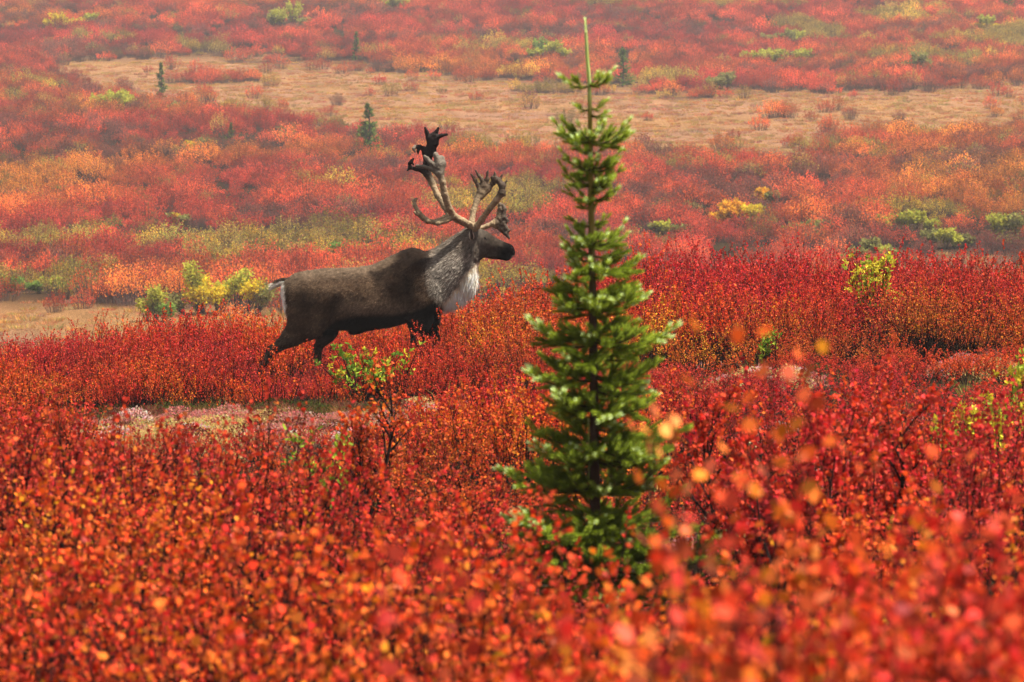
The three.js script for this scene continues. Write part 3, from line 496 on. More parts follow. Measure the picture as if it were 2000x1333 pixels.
  const NEAR = [
    ...chain([[927, 446, 10, 6.5], [918, 438, 16, 6.5], [905, 430, 26, 6.3], [888, 420, 40, 6.5], [878, 404, 52, 6.5], [870, 376, 64, 6.2], [866, 352, 68, 6], [861, 336, 68, 6.6]]),
    ...chain([[861, 336, 68, 6.6], [859, 318, 66, 6.8], [853, 300, 62, 5.5]]), ...chain([[861, 336, 68, 6.6], [866, 318, 64, 6.5], [865, 306, 58, 5]]), ...chain([[859, 322, 66, 6.5], [862, 308, 60, 6]]),
    ...chain([[855, 324, 66, 7], [844, 316, 66, 4.5], [836, 307, 62, 3.6], [831, 303, 58, 3]]), ...chain([[856, 334, 68, 6], [844, 327, 66, 4], [830, 323, 60, 3.2], [816, 322, 52, 3]]),
    ...chain([[886, 420, 42, 6], [872, 428, 50, 4.8], [856, 432, 58, 4.6], [837, 428, 64, 4.6], [821, 414, 64, 4.4], [812, 398, 60, 3.8], [811, 389, 56, 3.2], [816, 385, 54, 2.4]]),
    ...chain([[927, 446, 10, 6], [932, 440, 14, 6], [942, 427, 22, 5.6], [958, 404, 34, 5.4], [971, 388, 40, 5.8], [981, 374, 42, 6.4], [982, 361, 40, 6], [973, 350, 36, 5], [963, 345, 32, 3.6]]),
    ...chain([[983, 374, 42, 5], [986, 378, 42, 3]]), ...chain([[980, 360, 40, 4], [990, 352, 38, 1.8]]), ...chain([[970, 350, 35, 4], [967, 335, 33, 1.8]]), ...chain([[964, 346, 33, 4], [966, 357, 31, 2.8]]), ...chain([[976, 353, 36, 4], [981, 340, 36, 1.7]]),
  ];
  const FARA = [
    ...chain([[925, 446, -8, 6.5], [912, 438, -18, 6], [893, 430, -34, 5.6], [878, 421, -46, 5.6], [867, 402, -58, 5.8], [854, 383, -66, 5.8], [843, 358, -72, 6], [834, 341, -72, 6.5]]),
    ...chain([[834, 341, -72, 6], [824, 334, -70, 4.6], [812, 331, -66, 3.6], [800, 328, -62, 3.2]]), ...chain([[800, 328, -62, 3], [799, 320, -60, 2.6], [804, 314, -58, 2.4], [807, 310, -57, 1.8]]), ...chain([[800, 328, -62, 2.6], [795, 334, -60, 1.6]]), ...chain([[803, 316, -58, 2], [807, 322, -57, 1.4]]),
    ...chain([[834, 341, -72, 6.5], [833, 322, -70, 7], [836, 304, -68, 8], [842, 286, -64, 9], [843, 272, -62, 9]]), ...chain([[834, 318, -70, 6], [829, 300, -68, 5], [828, 292, -66, 5]]), ...chain([[842, 290, -64, 8], [849, 280, -60, 7], [852, 268, -58, 6]]), ...chain([[838, 300, -66, 8], [846, 296, -62, 6]]),
    ...chain([[838, 274, -62, 6], [833, 258, -60, 3.6], [830, 250, -58, 2.2]]), ...chain([[845, 270, -60, 6], [852, 258, -58, 3.4], [856, 250, -56, 2.4]]), ...chain([[851, 270, -58, 5], [862, 265, -54, 3.2], [873, 263, -50, 2.4]]), ...chain([[842, 268, -62, 6], [848, 264, -60, 6]]),
    ...chain([[830, 294, -66, 5], [820, 287, -64, 3.4], [811, 287, -62, 3.2], [807, 291, -60, 2.6], [810, 297, -60, 2]]), ...chain([[820, 288, -64, 3], [816, 295, -63, 2.2], [816, 301, -63, 1.4]]),
    ...chain([[880, 423, -44, 5], [868, 425, -50, 3.8], [856, 432, -58, 3.6], [842, 435, -64, 3.8], [826, 429, -68, 3.8], [812, 419, -70, 2.8], [809, 416, -70, 2.2]]),
    ...chain([[924, 446, -6, 5.5], [922, 432, -14, 5.4], [925, 412, -24, 5.2], [931, 394, -32, 5.6], [939, 376, -38, 6.6], [946, 364, -40, 7]]), ...chain([[940, 374, -38, 6], [934, 362, -40, 3.8], [928, 352, -40, 3], [921, 341, -39, 1.8]]),
    ...chain([[945, 364, -40, 6], [942, 352, -40, 3.6], [936, 344, -39, 2.6], [929, 333, -38, 1.6]]), ...chain([[948, 362, -40, 6], [952, 350, -39, 3.6], [953, 335, -38, 1.8]]), ...chain([[940, 386, -36, 5], [954, 370, -38, 5.4], [963, 358, -37, 4], [965, 342, -36, 2]]),
    ...chain([[926, 448, -2, 5.5], [938, 446, -6, 5], [952, 441, -9, 4.3], [964, 436, -10, 4.9]]), ...chain([[964, 436, -10, 4.9], [974, 424, -11, 4.1], [977, 408, -12, 4.1], [977, 398, -12, 3.3]]), ...chain([[970, 436, -10, 4.9], [984, 424, -11, 4.5], [986, 408, -12, 3.8], [983, 400, -12, 2.8]]),
    ...chain([[966, 438, -10, 4.9], [980, 436, -11, 4.9], [990, 432, -11, 3.3]]), ...chain([[968, 442, -10, 4.1], [982, 446, -11, 4.6], [994, 450, -11, 3.6]]), ...chain([[978, 448, -11, 3.8], [988, 455, -11, 4.1], [995, 464, -11, 2.5]]), ...chain([[984, 424, -11, 4.1], [990, 428, -11, 3.3]]), ...chain([[980, 430, -11, 4.9], [988, 444, -11, 4.9]]),
  ];
  const tan = [0.33, 0.235, 0.135], dark = [0.018, 0.010, 0.008], grey = [0.15, 0.12, 0.09];
  antler(NEAR, 'antler', 'tan antler with rounded grey palm', (px, py, pz) => { const nz_ = 0.75 + 0.35 * fbm(px * 0.08, py * 0.08, 61) + 0.25 * noise(px * 0.5, py * 0.5, 62); let c = mix3(tan, grey, px < 880 ? 1 - ss(330, 356, py) : 0); if (px > 955) c = mix3(c, [0.07, 0.045, 0.028], 1 - ss(370, 392, py)); void pz; if (py < 300 && px < 870) c = mix3(c, [0.2, 0.16, 0.12], 0.5); return c.map((x) => x * nz_); });
  antler(FARA, 'antler', 'dark antler with forked palm and broad brow shovel', (px, py, pz) => { const nz_ = 0.75 + 0.35 * fbm(px * 0.08, py * 0.08, 63) + 0.25 * noise(px * 0.5, py * 0.5, 64); let c = px < 885 ? mix3(dark, tan, ss(336, 372, py)) : px < 968 ? mix3([0.085, 0.055, 0.035], tan, ss(350, 400, py)) : mix3([0.20, 0.14, 0.085], [0.10, 0.072, 0.05], ss(966, 984, px)); void pz; if (px < 812 && py > 283 && py < 300) c = [0.25, 0.19, 0.14]; return c.map((x) => x * nz_); });
  // ears, eye, nostril, tail
  for (const s of [1, -1]) {
    const e = new THREE.SphereGeometry(1, 18, 12), ep = e.attributes.position; for (let v = 0; v < ep.count; v++) { const x = ep.getX(v), y = ep.getY(v), z = ep.getZ(v); ep.setXYZ(v, x * 0.020 * (1 - 0.35 * y) , y * 0.058, z * 0.014 + 0.010 * (1 - x * x * 4) * (z > 0 ? -0.6 : 0)); }
    const ec = []; for (let v = 0; v < ep.count; v++) { const edge = Math.abs(ep.getX(v)) > 0.011; ec.push(...(edge ? [0.5, 0.44, 0.36] : [0.045, 0.035, 0.028])); } e.setAttribute('color', new THREE.Float32BufferAttribute(ec, 3)); e.computeVertexNormals();
    const m = part('ear', e, hide, root); m.position.set(X(921), Y(456), s * 0.108); m.rotation.set(s * 0.45, s * 0.35, 0.12);
  }
  const wet = new THREE.MeshPhysicalMaterial({ name: 'wet eye', color: new THREE.Color(0.008, 0.006, 0.005), roughness: 0.15 });
  for (const s of [1, -1]) { const m = part('eye', new THREE.SphereGeometry(0.0155, 16, 12), wet, root); m.position.set(X(946), Y(465.5), s * 0.062); m.scale.set(1.15, 0.85, 0.7); const l = part('eyelid', new THREE.TorusGeometry(0.016, 0.004, 8, 18), new THREE.MeshPhysicalMaterial({ name: 'eyelid skin', color: new THREE.Color(0.006, 0.004, 0.003), roughness: 0.9, specularIntensity: 0.1 }), root); l.position.set(X(946), Y(465.5), s * 0.066); l.scale.set(1.15, 0.85, 1); }
  for (const s of [1, -1]) { const m = part('nostril', new THREE.SphereGeometry(0.011, 12, 10), wet, root); m.position.set(X(1000), Y(484), s * 0.034); m.scale.set(0.8, 1.1, 0.6); m.rotation.z = 0.5; }
  {
    const r = RNG(78), B = new Build(), pts = [V(X(572), Y(549), 0), V(X(556), Y(548), 0), V(X(544), Y(552), 0), V(X(533), Y(560), 0)]; B.tube(pts, [0.03, 0.026, 0.02, 0.006], [0.07, 0.052, 0.04], 10);
    for (let k = 0; k < 2600; k++) { const t = r(), f = t * 2.999, i = Math.floor(f), b = pts[i].clone().lerp(pts[i + 1], f - i), o = randDir(r).multiply(V(0.4, 1, 1)).normalize(), d = V(-0.85, -0.25, 0).addScaledVector(o, 0.35).normalize(), low = o.y < 0.25 || t > 0.8; b.addScaledVector(o, lerp(0.028, 0.012, t)); const c = low ? [0.8, 0.75, 0.66] : [0.08, 0.055, 0.04]; B.needle(b, d, perp(d, r), 0.03 + 0.02 * r(), 0.0035, c.map((x) => x * (0.8 + 0.25 * r()))); }
    for (let k = 0; k < 2600; k++) { const y = lerp(550, 612, r() ** 1.2), w = lerp(4, 1, (y - 550) / 62), b = V(X(557 + (y - 556) * 0.10 - w * r()), Y(y), (r() - 0.5) * 0.16 * (1 - (y - 550) / 90)), d = V(-0.35, -0.95, 0).add(randDir(r).multiplyScalar(0.25)).normalize(); B.needle(b, d, perp(d, r), 0.03 + 0.02 * r(), 0.0035, [0.8, 0.74, 0.64].map((x) => x * (0.8 + 0.25 * r()))); }
    part('tail', B.geo(), new THREE.MeshPhysicalMaterial({ name: 'tail hair', vertexColors: true, roughness: 0.9, specularIntensity: 0.2, transmission: 0.2, thickness: 0, side: THREE.DoubleSide }), root, { label: 'short tail and rump hair, white below' });
  }
}

// ------------------------------------------------------------------ young spruce in the foreground
const OLD = [0.12, 0.165, 0.010], NEW = [0.50, 0.60, 0.06], TIPC = [0.62, 0.73, 0.33];
function shoot(B, r, b, d, len, nlen, tip, dens = 1) { // one twig with needles all round
  const N = Math.round(len * 2500 * dens), u = perp(d, r), w = new THREE.Vector3().crossVectors(d, u);
  for (let k = 0; k < N; k++) {
    const t = k / N, a = k * 2.39996 + r() * 0.6, o = u.clone().multiplyScalar(Math.cos(a)).addScaledVector(w, Math.sin(a)); if (o.y < -0.45 && r() < 0.45) o.y *= -1;
    const nd = d.clone().multiplyScalar(0.55 + 0.5 * t).addScaledVector(o, 0.9 * (1.05 - t * 0.4)).normalize(), v = 0.7 + 0.6 * r(), k2 = clamp(tip * (0.35 + 0.9 * t)), c = mix3(OLD, k2 > 0.75 ? TIPC : NEW, k2).map((x) => x * v);
    B.needle(b.clone().addScaledVector(d, t * len).addScaledVector(o, 0.0012), nd, new THREE.Vector3().crossVectors(nd, o).normalize().addScaledVector(o, 0.3), nlen * (0.75 + 0.5 * r()), 0.0019, c, c.map((x) => x * 1.25));
  }
}
{
  const D = 14.5, S = 1000 / TANW / D, base = at(colX(1164, D), D), r = RNG(55);
  const root = thing('spruce_tree', 'young green spruce with pale tips standing in the foreground shrubs', 'spruce tree', base);
  const bark = [0.07, 0.04, 0.028], top = pointAt(1143, 40, D).y - base.y;
  const trunkPx = [[40, 1143], [100, 1145], [150, 1150], [200, 1152], [400, 1155], [600, 1158], [800, 1161], [1200, 1165]];
  const yOf = (py) => pointAt(1164, py, D).y - base.y, xOf = (py, px) => (px - 1164) / S;
  {
    const T = new Build(), pts = [], rad = []; for (let py = 1215; py >= 44; py -= 24) { pts.push(V(xOf(py, piece(py, trunkPx)) + 0.0012 * noise(py * 0.03, 1), yOf(py), 0.002 * noise(py * 0.03, 2))); rad.push(lerp(0.0042, 0.021, ((py - 40) / 1160) ** 0.85)); }
    T.tube(pts, rad, bark, 9); const g = T.geo(), c = g.attributes.color, p = g.attributes.position; for (let v = 0; v < c.count; v++) { const h = p.getY(v) / top, k = mix3(bark, [0.20, 0.15, 0.03], ss(0.5, 0.75, h)), q = mix3(k, [0.40, 0.48, 0.16], ss(0.84, 0.90, h)), m = 0.8 + 0.4 * r(); c.setXYZ(v, q[0] * m, q[1] * m, q[2] * m); }
    part('trunk', g, M.bark, root);
    const L = new Build(); shoot(L, r, V(xOf(150, 1150), yOf(158), 0), V(xOf(40, 1143) - xOf(150, 1150), yOf(40) - yOf(158), 0).normalize(), yOf(36) - yOf(158), 0.0115, 0.95, 0.8);
    part('leader', L.geo(), M.needle, root, { label: 'thin pale top shoot' });
  }
  const dark = part; void dark;
  function branch(py, dirX, dirZ, reach, rise, tipness, thick = 1) { // from the trunk out; rise is the height of the tip over the root of the branch
    const W = new Build(), B = new Build(), b = V(xOf(py, piece(py, trunkPx)), yOf(py), 0), hd = V(dirX, 0, dirZ).normalize(), N = 6, pts = [];
    const sag = reach * 0.10, side = V(-hd.z, 0, hd.x), wob = (r() - 0.5) * 0.1;
    for (let k = 0; k <= N; k++) { const t = k / N; pts.push(b.clone().addScaledVector(hd, reach * t).addScaledVector(side, wob * reach * Math.sin(t * 3)).add(V(0, rise * t * t - sag * Math.sin(t * Math.PI), 0))); }
    W.tube(pts, pts.map((_, k) => lerp(0.0035 + reach * 0.006, 0.0012, k / N)), [0.05, 0.032, 0.018], 5);
    const cur = (t) => { const f = clamp(t, 0, 0.9999) * N, k = Math.floor(f); return pts[k].clone().lerp(pts[k + 1], f - k); }, tan = (t) => cur(Math.min(1, t + 0.1)).sub(cur(Math.max(0, t - 0.1))).normalize();
    const nl = 0.0160 * thick, last = Math.min(0.075, reach * 0.55);
    for (let s = 0; s < reach - 0.01; s += 0.03) { const t = s / reach; shoot(B, r, cur(t), tan(t), Math.min(0.032, reach - s), nl, s > reach - last ? tipness : 0.15 + 0.3 * t * tipness, 0.9); }
    shoot(B, r, cur(0.985), tan(0.97), 0.022, nl, 1.05 * tipness, 1.1);
    const step = 0.026; let k = 0;
    for (let s = 0.03; s < reach - 0.006; s += step * (0.75 + 0.5 * r())) {
      const t = s / reach, tt = tan(t), sd = (k++ % 2 ? 1 : -1), l = clamp((reach - s) * 0.62 + 0.026, 0.034, 0.13) * (0.75 + 0.5 * r()), d = tt.clone().multiplyScalar(0.75).addScaledVector(side, sd * 0.75).add(V(0, 0.2 + (r() - 0.4) * 1.3, 0)).normalize(), o = cur(t);
      const e = o.clone().addScaledVector(d, l * 0.5), d2 = d.clone().addScaledVector(hd, 0.35).add(V(0, 0.08, 0)).normalize();
      const tipk = tipness * (0.25 + 0.75 * ss(0.25, 0.9, t));
      shoot(B, r, o, d, l * 0.5, nl, 0.25 * tipk, 0.8); shoot(B, r, e, d2, l * 0.55, nl, tipk, 1);
      if (l > 0.05) for (const q of [1, -1]) { const d3 = d2.clone().addScaledVector(hd, q > 0 ? 0.7 : -0.4).add(V(0, 0.1 * r(), 0)).normalize(); shoot(B, r, o.clone().lerp(e, 0.75), d3, l * 0.45, nl, tipk * 0.85, 0.9); }
    }
    const o = part('branch', W.geo(), M.bark, root); part('needles', B.geo(), M.needle, o);
  }
  const m2 = (px) => px / S;
  // the whorls that show at either side: [row, tip column, tip row, depth of the tip, tipness]
  const LIST = [
    [168, 1097, 152, 0.3, 1], [166, 1195, 140, 0.25, 1.1], [166, 1172, 152, 1.2, 0.7], [166, 1160, 158, -1, 0.7],
    [214, 1130, 210, 0.4, 0.7], [212, 1180, 202, -0.4, 0.7], [226, 1178, 222, 0.5, 0.7],
    [276, 1084, 240, 0.35, 0.8], [278, 1226, 238, 0.3, 0.8], [280, 1230, 264, -0.4, 0.8], [276, 1100, 268, -0.7, 0.7], [276, 1165, 262, 1.4, 0.8],
    [326, 1098, 296, 0.5, 0.7], [326, 1208, 298, 0.4, 0.7], [330, 1130, 322, 1.3, 0.7],
    [362, 1096, 322, 0.4, 0.6], [362, 1208, 332, 0.3, 0.6], [364, 1190, 350, 1.2, 0.6],
    [392, 1112, 372, 0.5, 0.5], [390, 1202, 372, 0.4, 0.7], [396, 1140, 394, 1.1, 0.5],
    [440, 1120, 430, 0.4, 0.25], [438, 1184, 428, -0.5, 0.3],
    [478, 1112, 450, 0.5, 0.6], [478, 1218, 436, 0.4, 0.9], [484, 1222, 462, -0.5, 0.7], [480, 1165, 468, 1.3, 0.7],
    [524, 1104, 486, 0.6, 0.9], [524, 1248, 505, 0.3, 0.7], [530, 1130, 512, 1.2, 1], [528, 1238, 535, -0.6, 0.5],
    [572, 1092, 548, 0.3, 0.3], [572, 1240, 566, 0.6, 0.7], [600, 1262, 574, 0.4, 0.9], [604, 1140, 570, 1.6, 1.0], [604, 1170, 590, 1.7, 0.7], [596, 1110, 600, 0.8, 0.8],
    [672, 1034, 622, 0.4, 1.1], [668, 1320, 634, 0.4, 1.1], [664, 1070, 650, -0.6, 0.6], [660, 1250, 640, 1.0, 0.4],
    [742, 1030, 722, 0.5, 1.0], [738, 1286, 702, 0.5, 0.6], [730, 1060, 700, -0.7, 0.5], [735, 1245, 742, 0.9, 0.6],
    [790, 1090, 742, 0.8, 0.3], [800, 1278, 770, 0.6, 0.7], [796, 1262, 800, -0.8, 0.4],
    [858, 1036, 826, 0.5, 0.4], [856, 1344, 830, 0.2, 0.4], [880, 1040, 862, 0.6, 1.0], [876, 1300, 868, 0.9, 0.4], [884, 1260, 884, 1.2, 0.9],
    [948, 980, 908, 0.4, 0.8], [946, 1296, 894, 0.6, 0.7], [950, 1110, 915, 1.4, 0.6], [956, 1060, 950, -0.6, 0.4],
    [1020, 986, 1000, 0.4, 0.9], [1018, 1330, 948, 0.4, 0.5], [1030, 1010, 985, 1.0, 1.0], [1024, 1350, 1010, 0.9, 0.3], [1030, 1150, 1000, 2.2, 0.6], [1040, 1230, 1010, 1.6, 0.4],
    [1086, 1480, 1044, 0.15, 0.9], [1086, 1410, 1030, 0.4, 0.7], [1100, 1014, 1092, 0.5, 0.5], [1104, 1060, 1085, 1.2, 0.5], [1096, 1300, 1080, 1.2, 0.2],
    [1140, 1370, 1128, 0.3, 0.2], [1150, 1280, 1160, 1.0, 0.2], [1160, 990, 1172, 0.4, 0.4], [1176, 1320, 1188, 0.6, 0.4], [1180, 1220, 1200, 1.4, 0.3], [1168, 1100, 1180, 1.0, 0.2],
  ];
  for (const [py, tx, ty, dz, tip] of LIST) { const dx = m2(tx - piece(py, trunkPx)); const reach = Math.hypot(dx, Math.abs(dx) * dz) || 0.02; branch(py, dx, Math.abs(dx) * dz, reach, m2(py - ty), tip); }
  // the rest of each whorl, towards and away from the viewer
  const HALF = [[160, 30], [250, 60], [400, 45], [440, 35], [500, 75], [600, 105], [700, 135], [850, 150], [950, 170], [1100, 200], [1190, 170]];
  for (const [py, n, drop] of [[262, 3, -18], [278, 5, -14], [305, 3, -16], [326, 5, -12], [345, 4, -14], [362, 5, -8], [380, 3, -10], [394, 4, 0], [465, 4, -16], [484, 5, -12], [510, 4, -16], [528, 5, -10], [574, 5, 0], [596, 4, -16], [606, 5, -12], [640, 5, 4], [668, 5, -6], [704, 5, 6], [740, 6, -4], [772, 4, 6], [798, 6, -2], [830, 5, 8], [860, 6, -4], [888, 4, 0], [915, 4, 8], [948, 7, -6], [985, 4, 4], [1022, 7, -6], [1060, 5, 6], [1096, 7, 0], [1135, 6, 4], [1170, 5, 4]]) {
    const a0 = r() * 6.28; for (let k = 0; k < n; k++) { const a = a0 + k / n * 6.28 + (r() - 0.5) * 0.9, rch = m2(piece(py, HALF)) * (0.4 + 0.55 * r()); branch(py + (r() - 0.5) * 30, Math.cos(a), Math.sin(a), rch, m2(-drop) + rch * 0.5 * (r() - 0.4), (0.2 + 0.85 * r()) * (Math.sin(a) > 0.3 ? 1.0 : 0.65)); }
  }
  { const B = new Build(), W = new Build(), b = V(xOf(0, 1150), yOf(925), 0.10), d = V(-0.008, 1, 0.02).normalize(), len = m2(112); W.tube([b, b.clone().addScaledVector(d, len)], [0.003, 0.002], [0.12, 0.14, 0.05], 5); shoot(B, r, b, d, len, 0.008, 0.65, 0.6); const o = part('branch', W.geo(), M.bark, root, { label: 'thin upright pale side leader' }); part('needles', B.geo(), M.needle, o); }
}

// ------------------------------------------------------------------ small spruces on the far hillside
function farSpruce(seed, px, base, tip, halfW, label, slim) {
  const r = RNG(seed), p = groundHit(px, base, 105), S = 1000 / TANW / p.d, h = (base - tip) / S, w = halfW / S, root = thing('spruce_tree', label, 'spruce tree', at(p.x, p.d, -0.05)), T = new Build(), B = new Build(); KEEP.push([p.x, p.d, w * 0.9, 9]);
  T.tube([V(0, 0, 0), V(0.02 * h, h * 0.5, 0), V(0, h, 0)], [0.035 * h, 0.02 * h, 0.005 * h], [0.06, 0.04, 0.03], 6); part('trunk', T.geo(), M.bark, root);
  const put = (y0, y1, n, prof) => { for (let k = 0; k < n; k++) { const t = lerp(y0, y1, (k + r()) / n), a = r() * 6.28, L = w * prof(t) * (0.6 + 0.5 * r()), b = V(0, t * h, 0), o = V(Math.cos(a), 0, Math.sin(a)); for (let s = 0.1; s < 1; s += 0.13) { const q = b.clone().addScaledVector(o, L * s).add(V(0, L * (0.35 * s * s - 0.15 * s), 0)), v = 0.7 + 0.6 * r(), tip_ = ss(0.45, 1, s), c = mix3([0.06, 0.10, 0.02], [0.20, 0.28, 0.05], tip_ * (0.5 + 0.5 * r())).map((x) => x * v); for (let j = 0; j < 3; j++) { const al = o.clone().add(randDir(r, 0.1).multiplyScalar(0.8)).normalize(); B.leaf(q, al, perp(al, r), 0.055 * h * (0.8 + 0.6 * r()), 0.024 * h, c, false); } } } };
  if (slim) { put(0.02, 0.97, 70, (t) => 1.5 * Math.pow(1 - t, 0.85) * (0.75 + 0.3 * Math.sin(t * 17 + seed))); }
  else { put(0.04, 0.62, 70, (t) => 1.08 - 0.95 * t + 0.1 * Math.sin(t * 30)); put(0.72, 0.97, 26, (t) => 0.30 - 0.22 * (t - 0.72) / 0.25); }
  part('crown', B.geo(), M.farLeaf, root);
}
farSpruce(1, 720, 299, 200, 36, 'wide bright green spruce on the hillside just above the caribou antlers', false);
farSpruce(2, 695, 117, 60, 10, 'thin spruce at the upper edge of the meadow, above the wide spruce', true);
farSpruce(3, 314, 190, 120, 11, 'narrow dull spruce at the left end of the tan meadow', true);
farSpruce(4, 451, 277, 237, 10, 'tiny spruce seedling in the red shrubs left of the wide spruce', true);
farSpruce(5, 1216, 168, 90, 26, 'pale hazy spruce behind the tip of the foreground spruce', true);
farSpruce(6, 1968, 26, -34, 22, 'dark green spruce cut by the top edge at far right', true);

// ------------------------------------------------------------------ willows on the hillside
const YEL = [0.66, 0.50, 0.03], LIME = [0.42, 0.40, 0.05], OLV = [0.27, 0.25, 0.07], GRN = [0.20, 0.29, 0.05], GOLD = [0.68, 0.36, 0.025];
function willow(seed, px, base, w, h, colors, label, group, bare = 0.5) { // w, h in pixels of the photograph
  const r = RNG(seed), p = groundHit(px, base, 105), S = 1000 / TANW / p.d, Hh = h / S, Wd = w / S, root = thing('willow_shrub', label, 'willow shrub', at(p.x, p.d, -0.05), group), L = new Build(), T = new Build(), fl = clamp(6.5 / S, 0.03, 0.2); KEEP.push([p.x, p.d, Wd * 0.46, 5]);
  const lobes = []; const nl = Math.max(3, Math.round(w / 26)); for (let k = 0; k < nl; k++) lobes.push([((k + 0.5) / nl - 0.5) * Wd * 0.82 + (r() - 0.5) * Wd * 0.2, Hh * (0.45 + 0.55 * r()) * (1 - 0.35 * Math.abs((k + 0.5) / nl - 0.5) * 2), (r() - 0.5) * Wd * 0.4, colors[Math.floor(r() * colors.length)]]);
  for (const [lx, lh, lz, c0] of lobes) for (let s = 0; s < 15; s++) {
    const b = V(lx * 0.75 + (r() - 0.5) * 0.3 * Wd / nl, 0, lz * 0.6), a = r() * 6.28, q = Math.sqrt(r()) * Wd / nl * 0.75, e = V(lx + Math.cos(a) * q, lh * (0.72 + 0.32 * r()), lz + Math.sin(a) * q), m = b.clone().lerp(e, 0.5).add(randDir(r).multiplyScalar(0.05 * Hh));
    T.tube([b, m, e], [0.008 * Hh + 0.003, 0.006 * Hh, 0.003 * Hh], [0.07, 0.045, 0.04].map((x) => x * (0.6 + 0.8 * r())), 3);
    const v0 = 0.75 + 0.5 * r();
    for (let k = 0; k < 46; k++) { const t = lerp(bare, 1.03, r() ** 0.5), pt = (t < 0.5 ? b.clone().lerp(m, t * 2) : m.clone().lerp(e, t * 2 - 1)).add(randDir(r).multiplyScalar(0.07 * Hh)), al = randDir(r, 0.6), v = v0 * (0.7 + 0.5 * r()); L.leaf(pt, al, perp(al, r), fl * (0.7 + 0.6 * r()), fl * 0.6, [c0[0] * v, c0[1] * v * (0.85 + 0.3 * r()), c0[2] * v], false); }
  }
  part('stems', T.geo(), M.twig, root); part('foliage', L.geo(), M.farLeaf, root);
}
willow(1, 425, 614, 240, 120, [YEL, LIME, LIME, YEL, OLV], 'big bright yellow willow shrub on the valley floor behind the caribou tail');
willow(2, 300, 628, 76, 84, [GRN, LIME, OLV], 'low lime green willow at the left foot of the big yellow willow');
willow(3, 1440, 440, 130, 62, [GOLD, GOLD, YEL], 'golden yellow willow on the hillside right of the foreground spruce');
willow(4, 1492, 402, 56, 42, [GOLD, OLV, GOLD], 'small ochre willow just behind the golden one', undefined, 0.5);
willow(5, 1312, 462, 96, 40, [LIME, OLV], 'yellow green willow left of the golden willow');
willow(6, 1580, 462, 120, 54, [GRN, OLV, OLV], 'grey green willow right of the golden willow');
willow(7, 1700, 520, 130, 62, [OLV, LIME, OLV], 'olive willow just above the right end of the ridge');
willow(8, 1855, 486, 100, 58, [LIME, YEL, OLV], 'pale yellow green willow near the right edge above the ridge');
willow(9, 1780, 452, 120, 48, [OLV, LIME], 'broad olive willow on the slope behind the pale yellow one');
willow(10, 1965, 472, 90, 70, [OLV, OLV, LIME], 'dark olive willow at the right edge above the ridge');
willow(11, 220, 218, 90, 52, [YEL, LIME], 'yellow willow left of the narrow spruce at the end of the meadow');
willow(12, 335, 225, 100, 30, [YEL, GOLD, OLV], 'low yellow willow strip under the narrow spruce');
willow(13, 385, 294, 50, 30, [YEL, OLV], 'small yellow willow left of the tiny spruce seedling');
willow(14, 558, 58, 92, 60, [LIME, OLV, LIME], 'yellow green willow near the top edge, left of centre');
willow(15, 120, 58, 80, 36, [YEL, OLV], 'dull yellow willow in the top left, the left one of a pair');
willow(16, 166, 50, 56, 30, [LIME, YEL], 'dull yellow willow in the top left, the right one of a pair');
willow(17, 1074, 118, 100, 50, [LIME, GRN, LIME], 'lime green willow left of the top of the foreground spruce');
willow(18, 1520, 126, 150, 42, [LIME, LIME, OLV], 'wide lime green willow on the upper slope at right', undefined, 0.25);
willow(19, 1530, 88, 80, 42, [LIME, OLV], 'small willow above the wide lime green one');
willow(20, 1408, 176, 66, 44, [OLV, OLV], 'dark olive willow at the upper edge of the meadow on the right');
willow(21, 1795, 146, 62, 46, [OLV, [0.3, 0.2, 0.08]], 'brownish willow above the right end of the meadow');
willow(22, 1930, 60, 62, 32, [YEL, LIME], 'yellow willow in the top right corner');
willow(23, 100, 572, 80, 54, [GRN, OLV, LIME], 'green willow near the left edge above the valley floor');
willow(24, 18, 572, 50, 40, [GRN, LIME], 'small green willow at the left edge');
willow(25, 700, 508, 120, 50, [LIME, OLV, GRN], 'yellow green willow right above the caribou back');
willow(26, 770, 22, 50, 30, [LIME, OLV], 'faint green willow at the top edge above the thin spruce');
willow(27, 105, 385, 60, 32, [OLV, GRN], 'grey green willow low on the left slope');
willow(28, 345, 440, 44, 34, [YEL, OLV], 'dim yellow willow on the middle of the left slope');

